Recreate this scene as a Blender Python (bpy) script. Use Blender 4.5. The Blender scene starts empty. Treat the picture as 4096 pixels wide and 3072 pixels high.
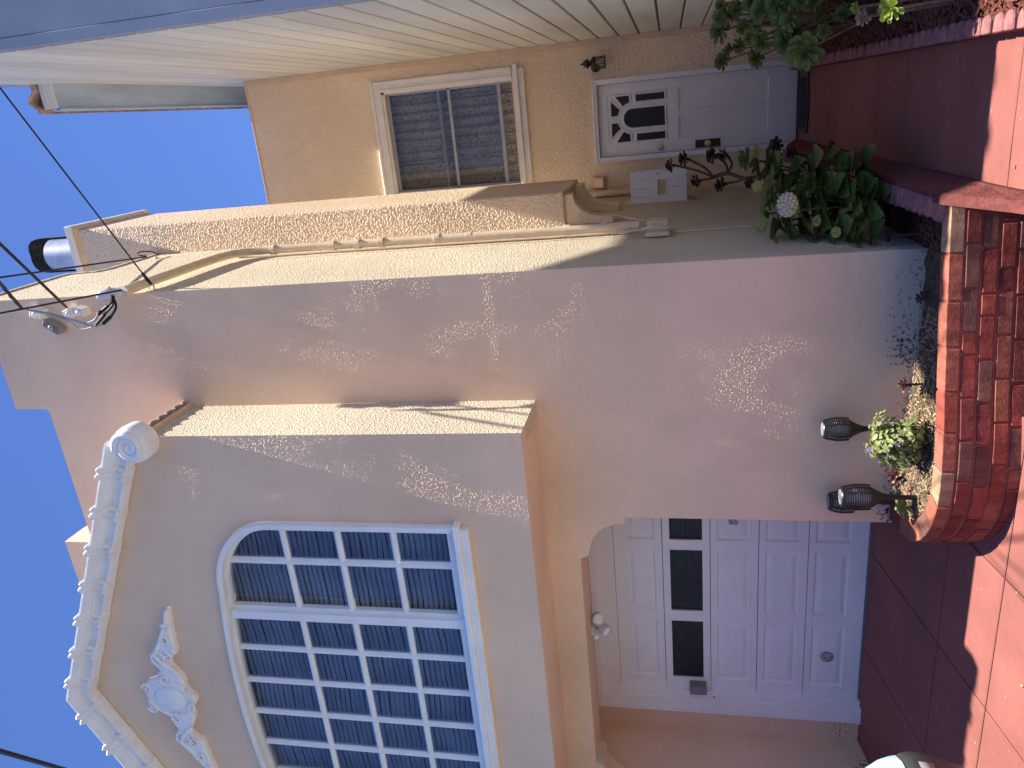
import bpy, bmesh, math, random
from mathutils import Vector, Matrix, Euler
random.seed(7)
SC = bpy.context.scene
COL = SC.collection
rad = math.radians

# ------------------------------------------------------------------ camera
YAW, PITCH, ROLL = 0.355256, 0.214969, -0.023567
cy, sy, cp, sp = math.cos(YAW), math.sin(YAW), math.cos(PITCH), math.sin(PITCH)
fwd = Vector((-sy*cp, cy*cp, sp)); rgt = Vector((cy, sy, 0)); up = rgt.cross(fwd)
r2 = rgt*math.cos(ROLL) + up*math.sin(ROLL); u2 = up*math.cos(ROLL) - rgt*math.sin(ROLL)
camd = bpy.data.cameras.new('camera'); cam = bpy.data.objects.new('camera', camd); COL.objects.link(cam)
# the photograph is a portrait frame lying on its side: image right = down, image up = right
cx, cyv, cz = -u2, r2, -fwd
cam.matrix_world = Matrix(((cx.x, cyv.x, cz.x, 0), (cx.y, cyv.y, cz.y, 0), (cx.z, cyv.z, cz.z, 0), (0, 0, 0, 1)))
camd.sensor_fit = 'HORIZONTAL'; camd.sensor_width = 36; camd.lens = 36*2994.2/4096
camd.clip_start = 0.05; camd.clip_end = 2000
SC.camera = cam

# ------------------------------------------------------------------ sky, sun, exposure
SUN_EL = 73.6
W = bpy.data.worlds.new('World'); SC.world = W; W.use_nodes = True
wn = W.node_tree.nodes; wl = W.node_tree.links
sky = wn.new('ShaderNodeTexSky'); sky.sky_type = 'NISHITA'; sky.sun_disc = False
sky.sun_elevation = rad(SUN_EL); sky.sun_rotation = rad(90.0); sky.altitude = 50
sky.air_density = 1.0; sky.dust_density = 0.0; sky.ozone_density = 10.0
hs = wn.new('ShaderNodeHueSaturation'); hs.inputs['Saturation'].default_value = 1.05; hs.inputs['Hue'].default_value = .512; wl.new(sky.outputs[0], hs.inputs['Color'])
wl.new(hs.outputs[0], wn['Background'].inputs[0]); wn['Background'].inputs[1].default_value = 0.088
sd = bpy.data.lights.new('sun', 'SUN'); sd.energy = 5.0; sd.angle = rad(0.53); sd.color = (1.0, 0.93, 0.82)
sun = bpy.data.objects.new('sun', sd); COL.objects.link(sun)
to_sun = Vector((math.cos(rad(SUN_EL)), -0.0034, math.sin(rad(SUN_EL)))).normalized()
sun.rotation_euler = to_sun.to_track_quat('Z', 'Y').to_euler(); sun.location = to_sun*30
vs = SC.view_settings; vs.view_transform = 'Standard'; vs.look = 'None'; vs.exposure = 1.25; vs.gamma = 1.0; vs.use_curve_mapping = False
SC.cycles.max_bounces = 9; SC.cycles.diffuse_bounces = 8; SC.cycles.transparent_max_bounces = 12
SC.cycles.caustics_reflective = False; SC.cycles.caustics_refractive = False; SC.cycles.sample_clamp_indirect = 6

# ------------------------------------------------------------------ materials
class NT:
    def __init__(s, name):
        s.m = bpy.data.materials.new(name); s.m.use_nodes = True
        s.n = s.m.node_tree.nodes; s.l = s.m.node_tree.links
        s.b = s.n['Principled BSDF']; s.geo = None
    def node(s, t, **kw):
        nd = s.n.new(t)
        for k, v in kw.items(): setattr(nd, k, v)
        return nd
    def put(s, sock, v):
        if hasattr(v, 'is_output') or hasattr(v, 'links'): s.l.new(v, sock)
        else:
            if isinstance(v, tuple) and len(v) == 3 and sock.type == 'RGBA': v = (*v, 1)
            sock.default_value = v
    def pos(s):
        if not s.geo: s.geo = s.node('ShaderNodeNewGeometry')
        return s.geo.outputs['Position']
    def scaled(s, v):
        mp = s.node('ShaderNodeMapping'); s.l.new(s.pos(), mp.inputs[0]); mp.inputs['Scale'].default_value = v; return mp.outputs[0]
    def noise(s, scale, detail=3, rough=.55, vec=None, dist=0):
        nd = s.node('ShaderNodeTexNoise'); s.l.new(vec or s.pos(), nd.inputs['Vector'])
        nd.inputs['Scale'].default_value = scale; nd.inputs['Detail'].default_value = detail
        nd.inputs['Roughness'].default_value = rough; nd.inputs['Distortion'].default_value = dist
        return nd.outputs['Fac']
    def ramp(s, f, a, b, lo=0., hi=1.):
        nd = s.node('ShaderNodeMapRange', interpolation_type='SMOOTHSTEP'); s.put(nd.inputs[0], f)
        for i, v in ((1, a), (2, b), (3, lo), (4, hi)): nd.inputs[i].default_value = v
        return nd.outputs[0]
    def math(s, op, a, b=0., c=0.):
        nd = s.node('ShaderNodeMath', operation=op); s.put(nd.inputs[0], a); s.put(nd.inputs[1], b); s.put(nd.inputs[2], c); return nd.outputs[0]
    def mix(s, f, a, b):
        nd = s.node('ShaderNodeMix', data_type='RGBA'); s.put(nd.inputs[0], f); s.put(nd.inputs[6], a); s.put(nd.inputs[7], b); return nd.outputs[2]
    def xyz(s):
        nd = s.node('ShaderNodeSeparateXYZ'); s.l.new(s.pos(), nd.inputs[0]); return nd.outputs
    def bump(s, h, dist, strength=1., prev=None):
        nd = s.node('ShaderNodeBump'); nd.inputs['Strength'].default_value = 1.; s.put(nd.inputs['Strength'], strength)
        nd.inputs['Distance'].default_value = dist; s.put(nd.inputs['Height'], h)
        if prev: s.l.new(prev, nd.inputs['Normal'])
        return nd.outputs[0]
    def rnd(s):
        return s.node('ShaderNodeObjectInfo').outputs['Random']
    def fin(s, col=None, rough=None, nrm=None, spec=None, metal=None):
        if col is not None: s.put(s.b.inputs['Base Color'], col)
        if rough is not None: s.put(s.b.inputs['Roughness'], rough)
        if nrm is not None: s.l.new(nrm, s.b.inputs['Normal'])
        if spec is not None: s.b.inputs['Specular IOR Level'].default_value = spec
        if metal is not None: s.b.inputs['Metallic'].default_value = metal
        return s.m
def sc(c, k): return tuple(min(1, x*k) for x in c)
def plain(name, c, rough=.6, var=.12, vs=6., bs=60., bd=.0, spec=.3, metal=0., rand=0., stretch=None):
    t = NT(name); vec = t.scaled(stretch) if stretch else None
    col = t.mix(t.ramp(t.noise(vs, 4, .6, vec), .3, .7), sc(c, 1-var), sc(c, 1+var))
    if rand:
        h = t.node('ShaderNodeHueSaturation'); t.put(h.inputs['Value'], t.math('MULTIPLY_ADD', t.rnd(), rand*2, 1-rand)); t.l.new(col, h.inputs['Color']); col = h.outputs[0]
    nrm = t.bump(t.noise(bs, 3, .5, vec), bd) if bd else None
    return t.fin(col, rough, nrm, spec, metal)
def stucco(name, c, knob=.004, patch=None, fine=.002, dirt=False, kscale=52., rough=.8, spec=.25):
    t = NT(name)
    big = t.ramp(t.noise(.9, 3, .6), .3, .72)
    col = t.mix(big, sc(c, .90), sc(c, 1.06))
    col = t.mix(t.math('MULTIPLY', t.ramp(t.noise(9, 3, .65), .55, .75), .25), col, sc(c, .82))
    col = t.mix(t.math('MULTIPLY', t.ramp(t.noise(48, 2, .6), .35, .7), .10), col, sc(c, .6))
    kn = t.ramp(t.noise(kscale, 2, .5), .44, .72) if not patch else t.ramp(t.noise(kscale*1.7, 1, .4), .58, .76)
    wav = t.noise(22, 3, .5)
    kh = kn
    t.m.cycles.use_bump_map_correction = False
    if patch:
        X_, Y_, Z_ = t.xyz()
        # knobbly dash placed where grazing sun flecks show: outer corners, one joint, a low patch
        e1 = t.math('MULTIPLY', t.ramp(X_, -1.90, -1.2), t.math('MULTIPLY', t.ramp(Z_, .1, 1.1), t.ramp(Z_, 4.2, 3.5)))
        e2 = t.math('MULTIPLY', t.ramp(X_, -2.75, -2.2), t.math('MULTIPLY', t.ramp(Y_, 4.5, 4.4), t.ramp(Z_, 3.7, 3.2)))
        e3 = t.math('MULTIPLY', t.math('MULTIPLY', t.ramp(X_, -2.45, -2.05), t.ramp(X_, -1.40, -1.75)), t.math('MULTIPLY', t.ramp(Z_, -1.0, -.7), t.ramp(Z_, .15, -.15)))
        e4 = t.math('MULTIPLY', t.ramp(X_, -1.95, -1.3), t.ramp(t.math('ABSOLUTE', t.math('SUBTRACT', t.math('MULTIPLY_ADD', t.noise(3.), .10, Z_), 1.285)), .05, .015))
        em = t.math('MAXIMUM', e1, t.math('MAXIMUM', e2, t.math('MULTIPLY', e3, .9)))
        pm = t.math('MULTIPLY', t.ramp(t.noise(patch, 4, .65, t.scaled((1, 1, .6)), .6), .46, .66), em)
        pm = t.math('MAXIMUM', pm, t.math('MULTIPLY', e4, .9))
        kh = t.math('MULTIPLY', kn, pm)
    n1 = t.bump(kh, knob)
    n1 = t.bump(wav, fine, 1., n1)
    if dirt:
        X, Y, Z = t.xyz()
        low = t.math('MULTIPLY', t.ramp(Z, -1.12, -1.50), t.ramp(t.noise(1.1, 2), .38, .62, .25, 1.))
        d = t.ramp(t.math('ADD', t.noise(38, 5, .7), t.math('MULTIPLY', low, .36)), .68, .82)
        d = t.math('MULTIPLY', d, t.ramp(low, .02, .5))
        col = t.mix(d, col, (.03, .028, .028))
        crack = t.ramp(t.math('ABSOLUTE', t.math('SUBTRACT', t.noise(1.7, 6, .6), .5)), .0015, .0)
        col = t.mix(t.math('MULTIPLY', crack, t.math('MULTIPLY', t.ramp(t.noise(.8, 1), .5, .62), .45)), col, sc(c, .45))
    return t.fin(col, rough, n1, spec)
def glass(name, tint=(.55, .62, .72), rough=.02, base=.16, bs=None, bd=0.):
    t = NT(name); t.n.remove(t.b)
    tr = t.node('ShaderNodeBsdfTransparent'); tr.inputs[0].default_value = (*tint, 1)
    gl = t.node('ShaderNodeBsdfGlossy'); gl.inputs['Roughness'].default_value = rough
    fr = t.node('ShaderNodeLayerWeight'); fr.inputs[0].default_value = .5
    if bs:
        b = t.bump(t.noise(bs, 2), bd); t.l.new(b, gl.inputs['Normal']); t.l.new(b, fr.inputs['Normal'])
    mx = t.node('ShaderNodeMixShader'); t.put(mx.inputs[0], t.math('MULTIPLY_ADD', t.math('POWER', fr.outputs['Facing'], 4.), .9, base))
    t.l.new(tr.outputs[0], mx.inputs[1]); t.l.new(gl.outputs[0], mx.inputs[2])
    t.l.new(mx.outputs[0], t.n['Material Output'].inputs[0]); return t.m

PEACH = (.72, .55, .385)
m_front = stucco('stucco_front', (.77, .56, .40), .0056, patch=2.2, fine=.00015, dirt=True)
m_side = stucco('stucco_side', (.70, .605, .46), .009, fine=.003, kscale=80)  # same paint as the front, toned apart for the sunlit side
m_entry = stucco('stucco_entry', (.88, .70, .49), .006, fine=.009, kscale=40)
m_chim = stucco('stucco_chimney', (.73, .575, .43), .0075, fine=.004, kscale=48)
m_nfront = stucco('stucco_blue_grey', (.36, .40, .48), .0001, fine=.0001)
m_white = plain('white_gloss_paint', (.80, .80, .80), .42, .04, 5, 30, .0012, .4)
m_white2 = plain('white_door_paint', (.85, .835, .83), .45, .03, 3, 22, .0008, .4)
m_cast = plain('white_cast_plaster', (.82, .82, .82), .5, .05, 9, 26, .003, .4)
m_cream = plain('painted_siding', (.66, .665, .625), .6, .12, 2.5, 40, .001, .25, 0, .05, (1, .12, 1))
m_trim_c = plain('cream_trim', (.80, .775, .73), .5, .05, 6, 40, .001)
m_bluetrim = plain('weathered_blue_board', (.46, .60, .80), .6, .2, 4, 30, .002, .25, 0, 0, (1, .15, 6))
m_peachtrim = plain('peach_trim_paint', (.70, .52, .35), .6, .05)
m_pipe = plain('peach_pipe_paint', (.70, .57, .42), .5, .08, 12, 40, .001, .35)
m_black = plain('black_metal', (.015, .015, .017), .4, .2, 20, 60, .0005, .45)
m_wire = plain('black_cable', (.012, .012, .014), .55, .1)
m_wire2 = plain('grey_cable', (.35, .37, .40), .5, .1)
m_metal = plain('galvanised_flue', (.55, .58, .62), .38, .12, 8, 30, .001, .5, .55)
m_soot = plain('sooty_metal', (.055, .06, .07), .7, .3, 14, 40, .002, .3, .2)
m_brass = plain('brass', (.62, .45, .2), .28, .1, 20, 0, 0, .5, .9)
m_plate = plain('dark_red_plate', (.09, .03, .028), .35, .1)
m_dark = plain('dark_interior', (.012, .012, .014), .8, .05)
m_mortar = plain('red_mortar', (.27, .088, .07), .9, .2, 30, 130, .004)
m_soil = plain('soil', (.10, .07, .045), .95, .5, 30, 90, .02)
m_mulch = plain('red_mulch_bed', (.10, .038, .028), .95, .4, 26, 70, .02)
m_asph = plain('asphalt', (.055, .055, .058), .9, .2, 20, 200, .003)
m_walk = plain('grey_concrete', (.26, .25, .235), .9, .12, 3, 120, .002)
m_joint = plain('joint_dirt', (.05, .025, .022), .95, .2)
m_roof = plain('flat_roof', (.3, .28, .26), .9, .1)
m_tile = plain('clay_tile', (.52, .40, .34), .8, .3, 9, 40, .004, .2, 0, .1)
m_glass = glass('window_glass', (.76, .81, .90), .015, .025)
m_glass2 = glass('entry_glass', (.82, .83, .85), .015, .03)
m_obsc = plain('patterned_dark_glass', (.006, .006, .007), .12, .3, 30, 46, .012, .5)
m_grey = plain('grey_plastic', (.22, .2, .2), .5, .06)
m_lens = plain('frosted_lens', (.62, .6, .6), .35, .05)
m_silver = plain('weathered_metal', (.36, .36, .37), .5, .5, 60, 60, .002, .5, .3)
m_carblue = plain('light_blue_car_paint', (.47, .70, .80), .18, .02, 2, 0, 0, .6)
m_carblk = plain('black_bumper_plastic', (.035, .036, .038), .5, .1, 40, 300, .0004, .4)
m_amber = plain('amber_reflector', (.5, .1, .006), .15, .3, 60, 90, .003, .7)
m_carsm = plain('car_glass', (.01, .012, .015), .05, .1, 2, 0, 0, .6)

def m_red_concrete():
    t = NT('red_painted_concrete')
    c = (.270, .097, .080)
    col = t.mix(t.ramp(t.noise(1.3, 5, .65), .3, .72), sc(c, .82), sc(c, 1.14))
    col = t.mix(t.math('MULTIPLY', t.ramp(t.noise(120, 3, .7), .55, .8), .55), col, sc(c, .62))
    ch = t.ramp(t.noise(33, 2, .5), .735, .75)
    col = t.mix(t.math('MULTIPLY', ch, .7), col, (.5, .42, .38))
    sm = t.ramp(t.noise(2.2, 6, .75, t.scaled((1, 2.5, 1)), 1.2), .57, .72)
    col = t.mix(t.math('MULTIPLY', sm, .4), col, (.13, .055, .05))
    n = t.bump(t.noise(190, 3, .6), .0035); n = t.bump(t.noise(5, 3), .006, 1, n)
    return t.fin(col, t.math('MULTIPLY_ADD', t.noise(40, 2), .2, .55), n, .3)
m_redc = m_red_concrete()
def m_kerb(name, c):
    t = NT(name)
    col = t.mix(t.ramp(t.noise(14, 5, .7), .35, .7), sc(c, .72), sc(c, 1.15))
    col = t.mix(t.math('MULTIPLY', t.ramp(t.noise(90, 3, .7), .6, .75), .5), col, sc(c, .4))
    n = t.bump(t.noise(110, 4, .65), .008); n = t.bump(t.noise(18, 3), .012, 1, n)
    return t.fin(col, .9, n, .2)
m_kerbp = m_kerb('pink_cast_block', (.36, .155, .15)); m_kerbr = m_kerb('red_kerb_face', (.185, .056, .05))
def m_brick(name, c):
    t = NT(name)
    col = t.mix(t.ramp(t.noise(7, 4, .6, t.scaled((2.2, 1, .5))), .35, .65), sc(c, .78), sc(c, 1.2))
    col = t.mix(t.math('MULTIPLY', t.ramp(t.noise(45, 4, .7), .58, .75), .6), col, sc(c, .6))
    h = t.node('ShaderNodeHueSaturation'); t.put(h.inputs['Value'], t.math('MULTIPLY_ADD', t.rnd(), .22, .89)); t.l.new(col, h.inputs['Color'])
    n = t.bump(t.noise(140, 3, .6), .0022); n = t.bump(t.noise(20, 3), .006, 1, n)
    return t.fin(h.outputs[0], .8, n, .2)
m_bricks = [m_brick('brick_red', (.26, .062, .045)), m_brick('brick_orange', (.32, .105, .07)), m_brick('brick_maroon', (.2, .05, .042)), m_brick('brick_grey', (.19, .085, .066)), m_brick('brick_buff', (.40, .25, .15))]
def m_leaf(name, c, c2=None, rough=.45, vein=0., trans=.25, rand=.25):
    t = NT(name)
    col = t.mix(t.ramp(t.noise(16, 3, .6), .35, .7), c, c2 or sc(c, 1.35))
    h = t.node('ShaderNodeHueSaturation'); t.put(h.inputs['Value'], t.math('MULTIPLY_ADD', t.rnd(), rand*2, 1-rand)); t.put(h.inputs['Hue'], t.math('MULTIPLY_ADD', t.rnd(), .03, .485)); t.l.new(col, h.inputs['Color']); col = h.outputs[0]
    n = t.bump(t.noise(50, 2), .003)
    t.fin(col, rough, n, .35)
    tl = t.node('ShaderNodeBsdfTranslucent'); t.l.new(col, tl.inputs[0]); mx = t.node('ShaderNodeMixShader'); mx.inputs[0].default_value = trans
    t.l.new(t.b.outputs[0], mx.inputs[1]); t.l.new(tl.outputs[0], mx.inputs[2]); t.l.new(mx.outputs[0], t.n['Material Output'].inputs[0])
    return t.m
m_aeo = m_leaf('aeonium_green', (.10, .145, .035), (.15, .20, .05))
m_lime = m_leaf('aeonium_lime', (.19, .27, .035), (.28, .36, .06))
m_aeod = m_leaf('aeonium_black', (.02, .012, .014), (.045, .03, .022), .4)
m_aeor = m_leaf('aeonium_maroon', (.06, .014, .018), (.11, .025, .025), .4)
m_aeop = m_leaf('aeonium_pink', (.33, .19, .13), (.42, .26, .18))
m_aeog = m_leaf('aeonium_yellow_green', (.30, .31, .08), (.4, .42, .13))
m_hyd = m_leaf('hydrangea_leaf', (.10, .15, .03), (.15, .20, .045), .42)
m_yel = m_leaf('yellowed_leaf', (.4, .22, .05), (.5, .3, .08))
m_bush = m_leaf('bush_leaf', (.20, .25, .08), (.33, .37, .15), .5)
m_purp = m_leaf('purple_flower', (.16, .1, .3), (.24, .17, .42))
m_petal = m_leaf('pale_pink_petal', (.70, .60, .54), (.80, .70, .62)); m_pgreen = m_leaf('green_petal', (.34, .42, .11), (.45, .52, .18))
m_stem = plain('brown_stem', (.13, .085, .06), .8, .3, 30, 60, .004)
m_dry = m_leaf('dry_leaf', (.3, .22, .13), (.42, .32, .2), .7)
m_chipm = plain('mulch_chip', (.14, .045, .032), .9, .3, 40, 60, .004, .2, 0, .4)
m_chips = plain('soil_chip', (.30, .22, .13), .9, .3, 40, 60, .004, .2, 0, .5)
def m_curtain(name, c, lace=False):
    t = NT(name)
    col = t.mix(t.ramp(t.noise(3, 3), .35, .7), sc(c, .85), sc(c, 1.1))
    if lace: col = t.mix(t.ramp(t.noise(30, 4, .7), .5, .62), col, sc(c, .5))
    return t.fin(col, .85, None, .1)
m_curt = m_curtain('pleated_blind', (.40, .42, .46)); m_lace = m_curtain('lace_curtain', (.50, .48, .44), True)
def m_mat():
    t = NT('rubber_mat')
    w = t.ramp(t.noise(38, 2, .5, None, 2.5), .48, .56)
    col = t.mix(w, (.012, .011, .013), (.045, .042, .05))
    return t.fin(col, .7, t.bump(w, .006), .3)
m_doormat = m_mat()

# ------------------------------------------------------------------ mesh helpers
class MB:
    def __init__(s): s.v = []; s.f = []
    def add(s, vs, fs):
        o = len(s.v); s.v += [tuple(v) for v in vs]; s.f += [tuple(i+o for i in f) for f in fs]; return s
    def box(s, x0, x1, y0, y1, z0, z1):
        return s.add([(x0, y0, z0), (x1, y0, z0), (x1, y1, z0), (x0, y1, z0), (x0, y0, z1), (x1, y0, z1), (x1, y1, z1), (x0, y1, z1)],
                     [(3, 2, 1, 0), (4, 5, 6, 7), (0, 1, 5, 4), (1, 2, 6, 5), (2, 3, 7, 6), (3, 0, 4, 7)])
    def prism(s, pts, axis, a, b):
        n = len(pts)
        def P(p, d): return {'y': (p[0], d, p[1]), 'x': (d, p[0], p[1]), 'z': (p[0], p[1], d)}[axis]
        v = [P(p, a) for p in pts] + [P(p, b) for p in pts]
        return s.add(v, [tuple(range(n)), tuple(range(2*n-1, n-1, -1))] + [(i, (i+1) % n, n+(i+1) % n, n+i) for i in range(n)])
    def rings(s, rs, cap=True, closed=True):
        n = len(rs[0]); v = [p for r in rs for p in r]; f = []
        for i in range(len(rs)-1):
            for j in range(n if closed else n-1): f.append((i*n+j, i*n+(j+1) % n, (i+1)*n+(j+1) % n, (i+1)*n+j))
        if cap and closed: f.append(tuple(range(n-1, -1, -1))); f.append(tuple((len(rs)-1)*n+j for j in range(n)))
        return s.add(v, f)
    def tube(s, path, r, n=8, cap=True):
        path = [Vector(p) for p in path]; rr = r if isinstance(r, (list, tuple)) else [r]*len(path); rs = []; pu = None
        for i, p in enumerate(path):
            d = (path[min(i+1, len(path)-1)] - path[max(i-1, 0)]).normalized()
            if pu is None: a = Vector((0, 0, 1)) if abs(d.z) < .9 else Vector((1, 0, 0)); pu = d.cross(a).normalized()
            pu = (pu - d*pu.dot(d)).normalized(); w = d.cross(pu)
            rs.append([p + (pu*math.cos(k*2*math.pi/n) + w*math.sin(k*2*math.pi/n))*rr[i] for k in range(n)])
        return s.rings(rs, cap)
    def lathe(s, prof, c=(0, 0, 0), axis=(0, 0, 1), n=20, cap=True):
        q = Vector(axis).normalized().to_track_quat('Z', 'Y'); c = Vector(c)
        return s.rings([[c + q @ Vector((r*math.cos(k*2*math.pi/n), r*math.sin(k*2*math.pi/n), h)) for k in range(n)] for r, h in prof], cap)
    def build(s, name, m, parent=None, bevel=0., smooth=False, seg=1, sub=0):
        me = bpy.data.meshes.new(name)
        bm = bmesh.new(); bv = [bm.verts.new(v) for v in s.v]
        for f in s.f:
            try: bm.faces.new([bv[i] for i in f])
            except ValueError: pass
        bmesh.ops.recalc_face_normals(bm, faces=bm.faces)
        if bevel: bmesh.ops.bevel(bm, geom=[e for e in bm.edges if len(e.link_faces) == 2 and e.calc_face_angle(0) > .5], offset=bevel, segments=seg, affect='EDGES', profile=.5)
        big = [f for f in bm.faces if len(f.verts) > 4]
        if big: bmesh.ops.triangulate(bm, faces=big)
        bm.to_mesh(me); bm.free()
        if smooth:
            for p in me.polygons: p.use_smooth = True
            if smooth != 'all': me.set_sharp_from_angle(angle=rad(35))
        me.materials.append(m)
        return link(bpy.data.objects.new(name, me), parent)
def link(o, parent=None):
    COL.objects.link(o)
    if parent is not None:
        o.parent = parent
        o.matrix_parent_inverse = parent_world(parent).inverted()
    return o
def parent_world(p):
    m = Matrix.LocRotScale(p.location, p.rotation_euler, p.scale)
    return m if p.parent is None else parent_world(p.parent) @ p.matrix_parent_inverse @ m
def tag(o, label=None, cat=None, group=None, kind=None):
    for k, v in (('label', label), ('category', cat), ('group', group), ('kind', kind)):
        if v: o[k] = v
    return o
def thing(name, loc, label, cat, group=None):
    o = bpy.data.objects.new(name, None); o.empty_display_size = .1; o.location = loc; COL.objects.link(o)
    return tag(o, label, cat, group)
def box(name, m, p, x0, x1, y0, y1, z0, z1, bevel=0.): return MB().box(x0, x1, y0, y1, z0, z1).build(name, m, p, bevel)
def arc(c, r0, r1, a0, a1, n): return [(c[0]+r0*math.cos(rad(a0+(a1-a0)*i/n)), c[1]+r1*math.sin(rad(a0+(a1-a0)*i/n))) for i in range(n+1)]
def lerp(a, b, t): return a+(b-a)*t
def sstep(a, b, x): t = max(0, min(1, (x-a)/(b-a))); return t*t*(3-2*t)

# ------------------------------------------------------------------ key planes (metres, camera at the origin)
YE, XC, YF, XB, YB, YG = 8.70, -.996, 4.842, -1.92, 4.273, 5.66
BC = -4.27                                     # middle of the bay

# ------------------------------------------------------------------ ground
def zd(y): return -1.53-.152*(5.65-y) if y > 3 else -1.933-.03*(3-y)
def zw(y): return -1.31-.05*(8.68-y) if y > 4 else -1.544-.10*(4-y)
def zg(x, y): return lerp(zd(y), min(zw(y), 0), sstep(-.655, -.585, x))
street = tag(MB().box(-300, 300, -300, 300, -2.6, -2.42).build('street', m_asph), kind='structure')
sw = MB().box(-30, 30, -3.2, 2.34, -2.40, -1.965).build('pavement', m_walk, None, .01); tag(sw, kind='structure')
land = tag(MB().box(-30, 30, 5.9, 60, -2.41, -1.62).build('terrain', m_soil), kind='structure')
def slab_mesh(x0, x1, y0, y1, n=4, g=.004, zf=zg, t=.08):
    mb = MB(); x0 += g; x1 -= g; y0 += g; y1 -= g; e = .006
    xs = [x0, x0+e]+[lerp(x0, x1, i/n) for i in range(1, n)]+[x1-e, x1]; ys = [y0, y0+e]+[lerp(y0, y1, i/n) for i in range(1, n)]+[y1-e, y1]
    N = len(xs); vs_ = []
    for j, y in enumerate(ys):
        for i, x in enumerate(xs):
            edge = i in (0, N-1) or j in (0, N-1)
            vs_.append((x, y, zf(x, y) - (.004 if edge else 0)))
    fs = [(j*N+i, j*N+i+1, (j+1)*N+i+1, (j+1)*N+i) for j in range(N-1) for i in range(N-1)]
    mb.add(vs_, fs)
    rim = [i for i in range(N)]+[j*N+N-1 for j in range(1, N)]+[(N-1)*N+i for i in range(N-2, -1, -1)]+[j*N for j in range(N-2, 0, -1)]
    top = [vs_[i] for i in rim]; L = len(top)
    mb.add(top+[(x, y, z-t) for x, y, z in top], [((i+1) % L, i, L+i, L+(i+1) % L) for i in range(L)])
    return mb
drv = MB()
nx, ny = 24, 22
gx = [lerp(-8.2, .7, i/nx) for i in range(nx+1)]; gy = [lerp(2.35, 5.9, j/ny) for j in range(ny+1)]
drv.add([(x, y, zg(x, y)-.016) for y in gy for x in gx], [(j*(nx+1)+i, j*(nx+1)+i+1, (j+1)*(nx+1)+i+1, (j+1)*(nx+1)+i) for j in range(ny) for i in range(nx)])
driveway = tag(drv.build('driveway', m_joint), 'red painted concrete driveway in scored slabs before the garage', kind='structure')
XJ = [-8.1, -7.45, -6.5, -5.55, -4.6, -3.65, -2.72, -1.75, -.61]; YJ = [2.35, 3.1, 4.0, 4.585, 5.68]
for j in range(len(YJ)-1):
    for i in range(len(XJ)-1):
        if (YJ[j] >= 4.0 and XJ[i] >= -1.8) or XJ[i] < -6.6: continue
        slab_mesh(XJ[i], XJ[i+1], YJ[j], YJ[j+1], zf=lambda x, y: zd(y)).build('slab', m_redc, driveway)
wk = MB(); wk.add([(-.57, 3.9, zw(3.9)-.016), (.14, 3.9, zw(3.9)-.016), (.3, 8.72, zw(8.72)-.016), (-.62, 8.72, zw(8.72)-.016)], [(0, 1, 2, 3)])
walkway = tag(wk.build('walkway', m_joint), 'narrow red painted path leading to the front door', kind='structure')
WJ = [4.01, 4.84, 5.48, 6.06, 6.7, 7.35, 8.0, 8.69]
for j in range(len(WJ)-1): slab_mesh(-.60, .14, WJ[j], WJ[j+1]).build('slab', m_redc, walkway)
for j in range(2): slab_mesh(-.60, .7, YJ[j], YJ[j+1] if j < 1 else 4.01, t=.5).build('slab', m_redc, walkway)

# beds of earth
def sheet(name, poly, z, m, kind='structure', zf=None, nx=14, ny=14, amp=.012):
    xs = [p[0] for p in poly]; ys = [p[1] for p in poly]; mb = MB()
    x0, x1, y0, y1 = min(xs), max(xs), min(ys), max(ys)
    vs_ = [(x, y, (zf(x, y) if zf else z)+random.uniform(-amp, amp)) for y in [lerp(y0, y1, j/ny) for j in range(ny+1)] for x in [lerp(x0, x1, i/nx) for i in range(nx+1)]]
    mb.add(vs_, [(j*(nx+1)+i, j*(nx+1)+i+1, (j+1)*(nx+1)+i+1, (j+1)*(nx+1)+i) for j in range(ny) for i in range(nx)])
    return tag(mb.build(name, m, None, 0, 'all'), kind=kind)
def zsoil(x, y): return lerp(-1.475, -1.42, sstep(-1.6, -2.5, x)) if y < 4.95 else lerp(-1.475, -1.36, sstep(4.9, 8, y))
PLANTER = [(-.647, 4.27), (-.907, 4.229), (-1.151, 4.183), (-1.39, 4.138), (-1.625, 4.093), (-1.841, 4.037), (-2.057, 4.005), (-2.275, 4.012), (-2.455, 4.089), (-2.62, 4.228), (-2.74, 4.42), (-2.80, 4.63), (-2.835, 4.84)]
def inside(p, poly):
    c = False; n = len(poly)
    for i in range(n):
        a, b = poly[i], poly[(i+1) % n]
        if (a[1] > p[1]) != (b[1] > p[1]) and p[0] < (b[0]-a[0])*(p[1]-a[1])/(b[1]-a[1])+a[0]: c = not c
    return c
bedpoly = [(-.66, 4.33)]+[(x+.0, y+.06) for x, y in PLANTER[1:9]]+[(-2.56, 4.27), (-2.68, 4.45), (-2.74, 4.65), (-2.77, 4.83), (-.66, 4.83)]
mb = MB(); n = len(bedpoly); cen = (-1.7, 4.5)
gxs = [lerp(-2.78, -.64, i/44) for i in range(45)]; gys = [lerp(4.03, 4.9, j/20) for j in range(21)]; idx = {}
for y in gys:
    for x in gxs: idx[(x, y)] = len(mb.v); mb.v.append((x, y, zsoil(x, y)+random.uniform(-.012, .012)))
for j in range(20):
    for i in range(44):
        if inside(((gxs[i]+gxs[i+1])/2, (gys[j]+gys[j+1])/2), bedpoly): mb.f.append((idx[(gxs[i], gys[j])], idx[(gxs[i+1], gys[j])], idx[(gxs[i+1], gys[j+1])], idx[(gxs[i], gys[j+1])]))
tag(mb.build('planter_soil', m_soil, None, 0, 'all'), kind='structure')
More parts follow.
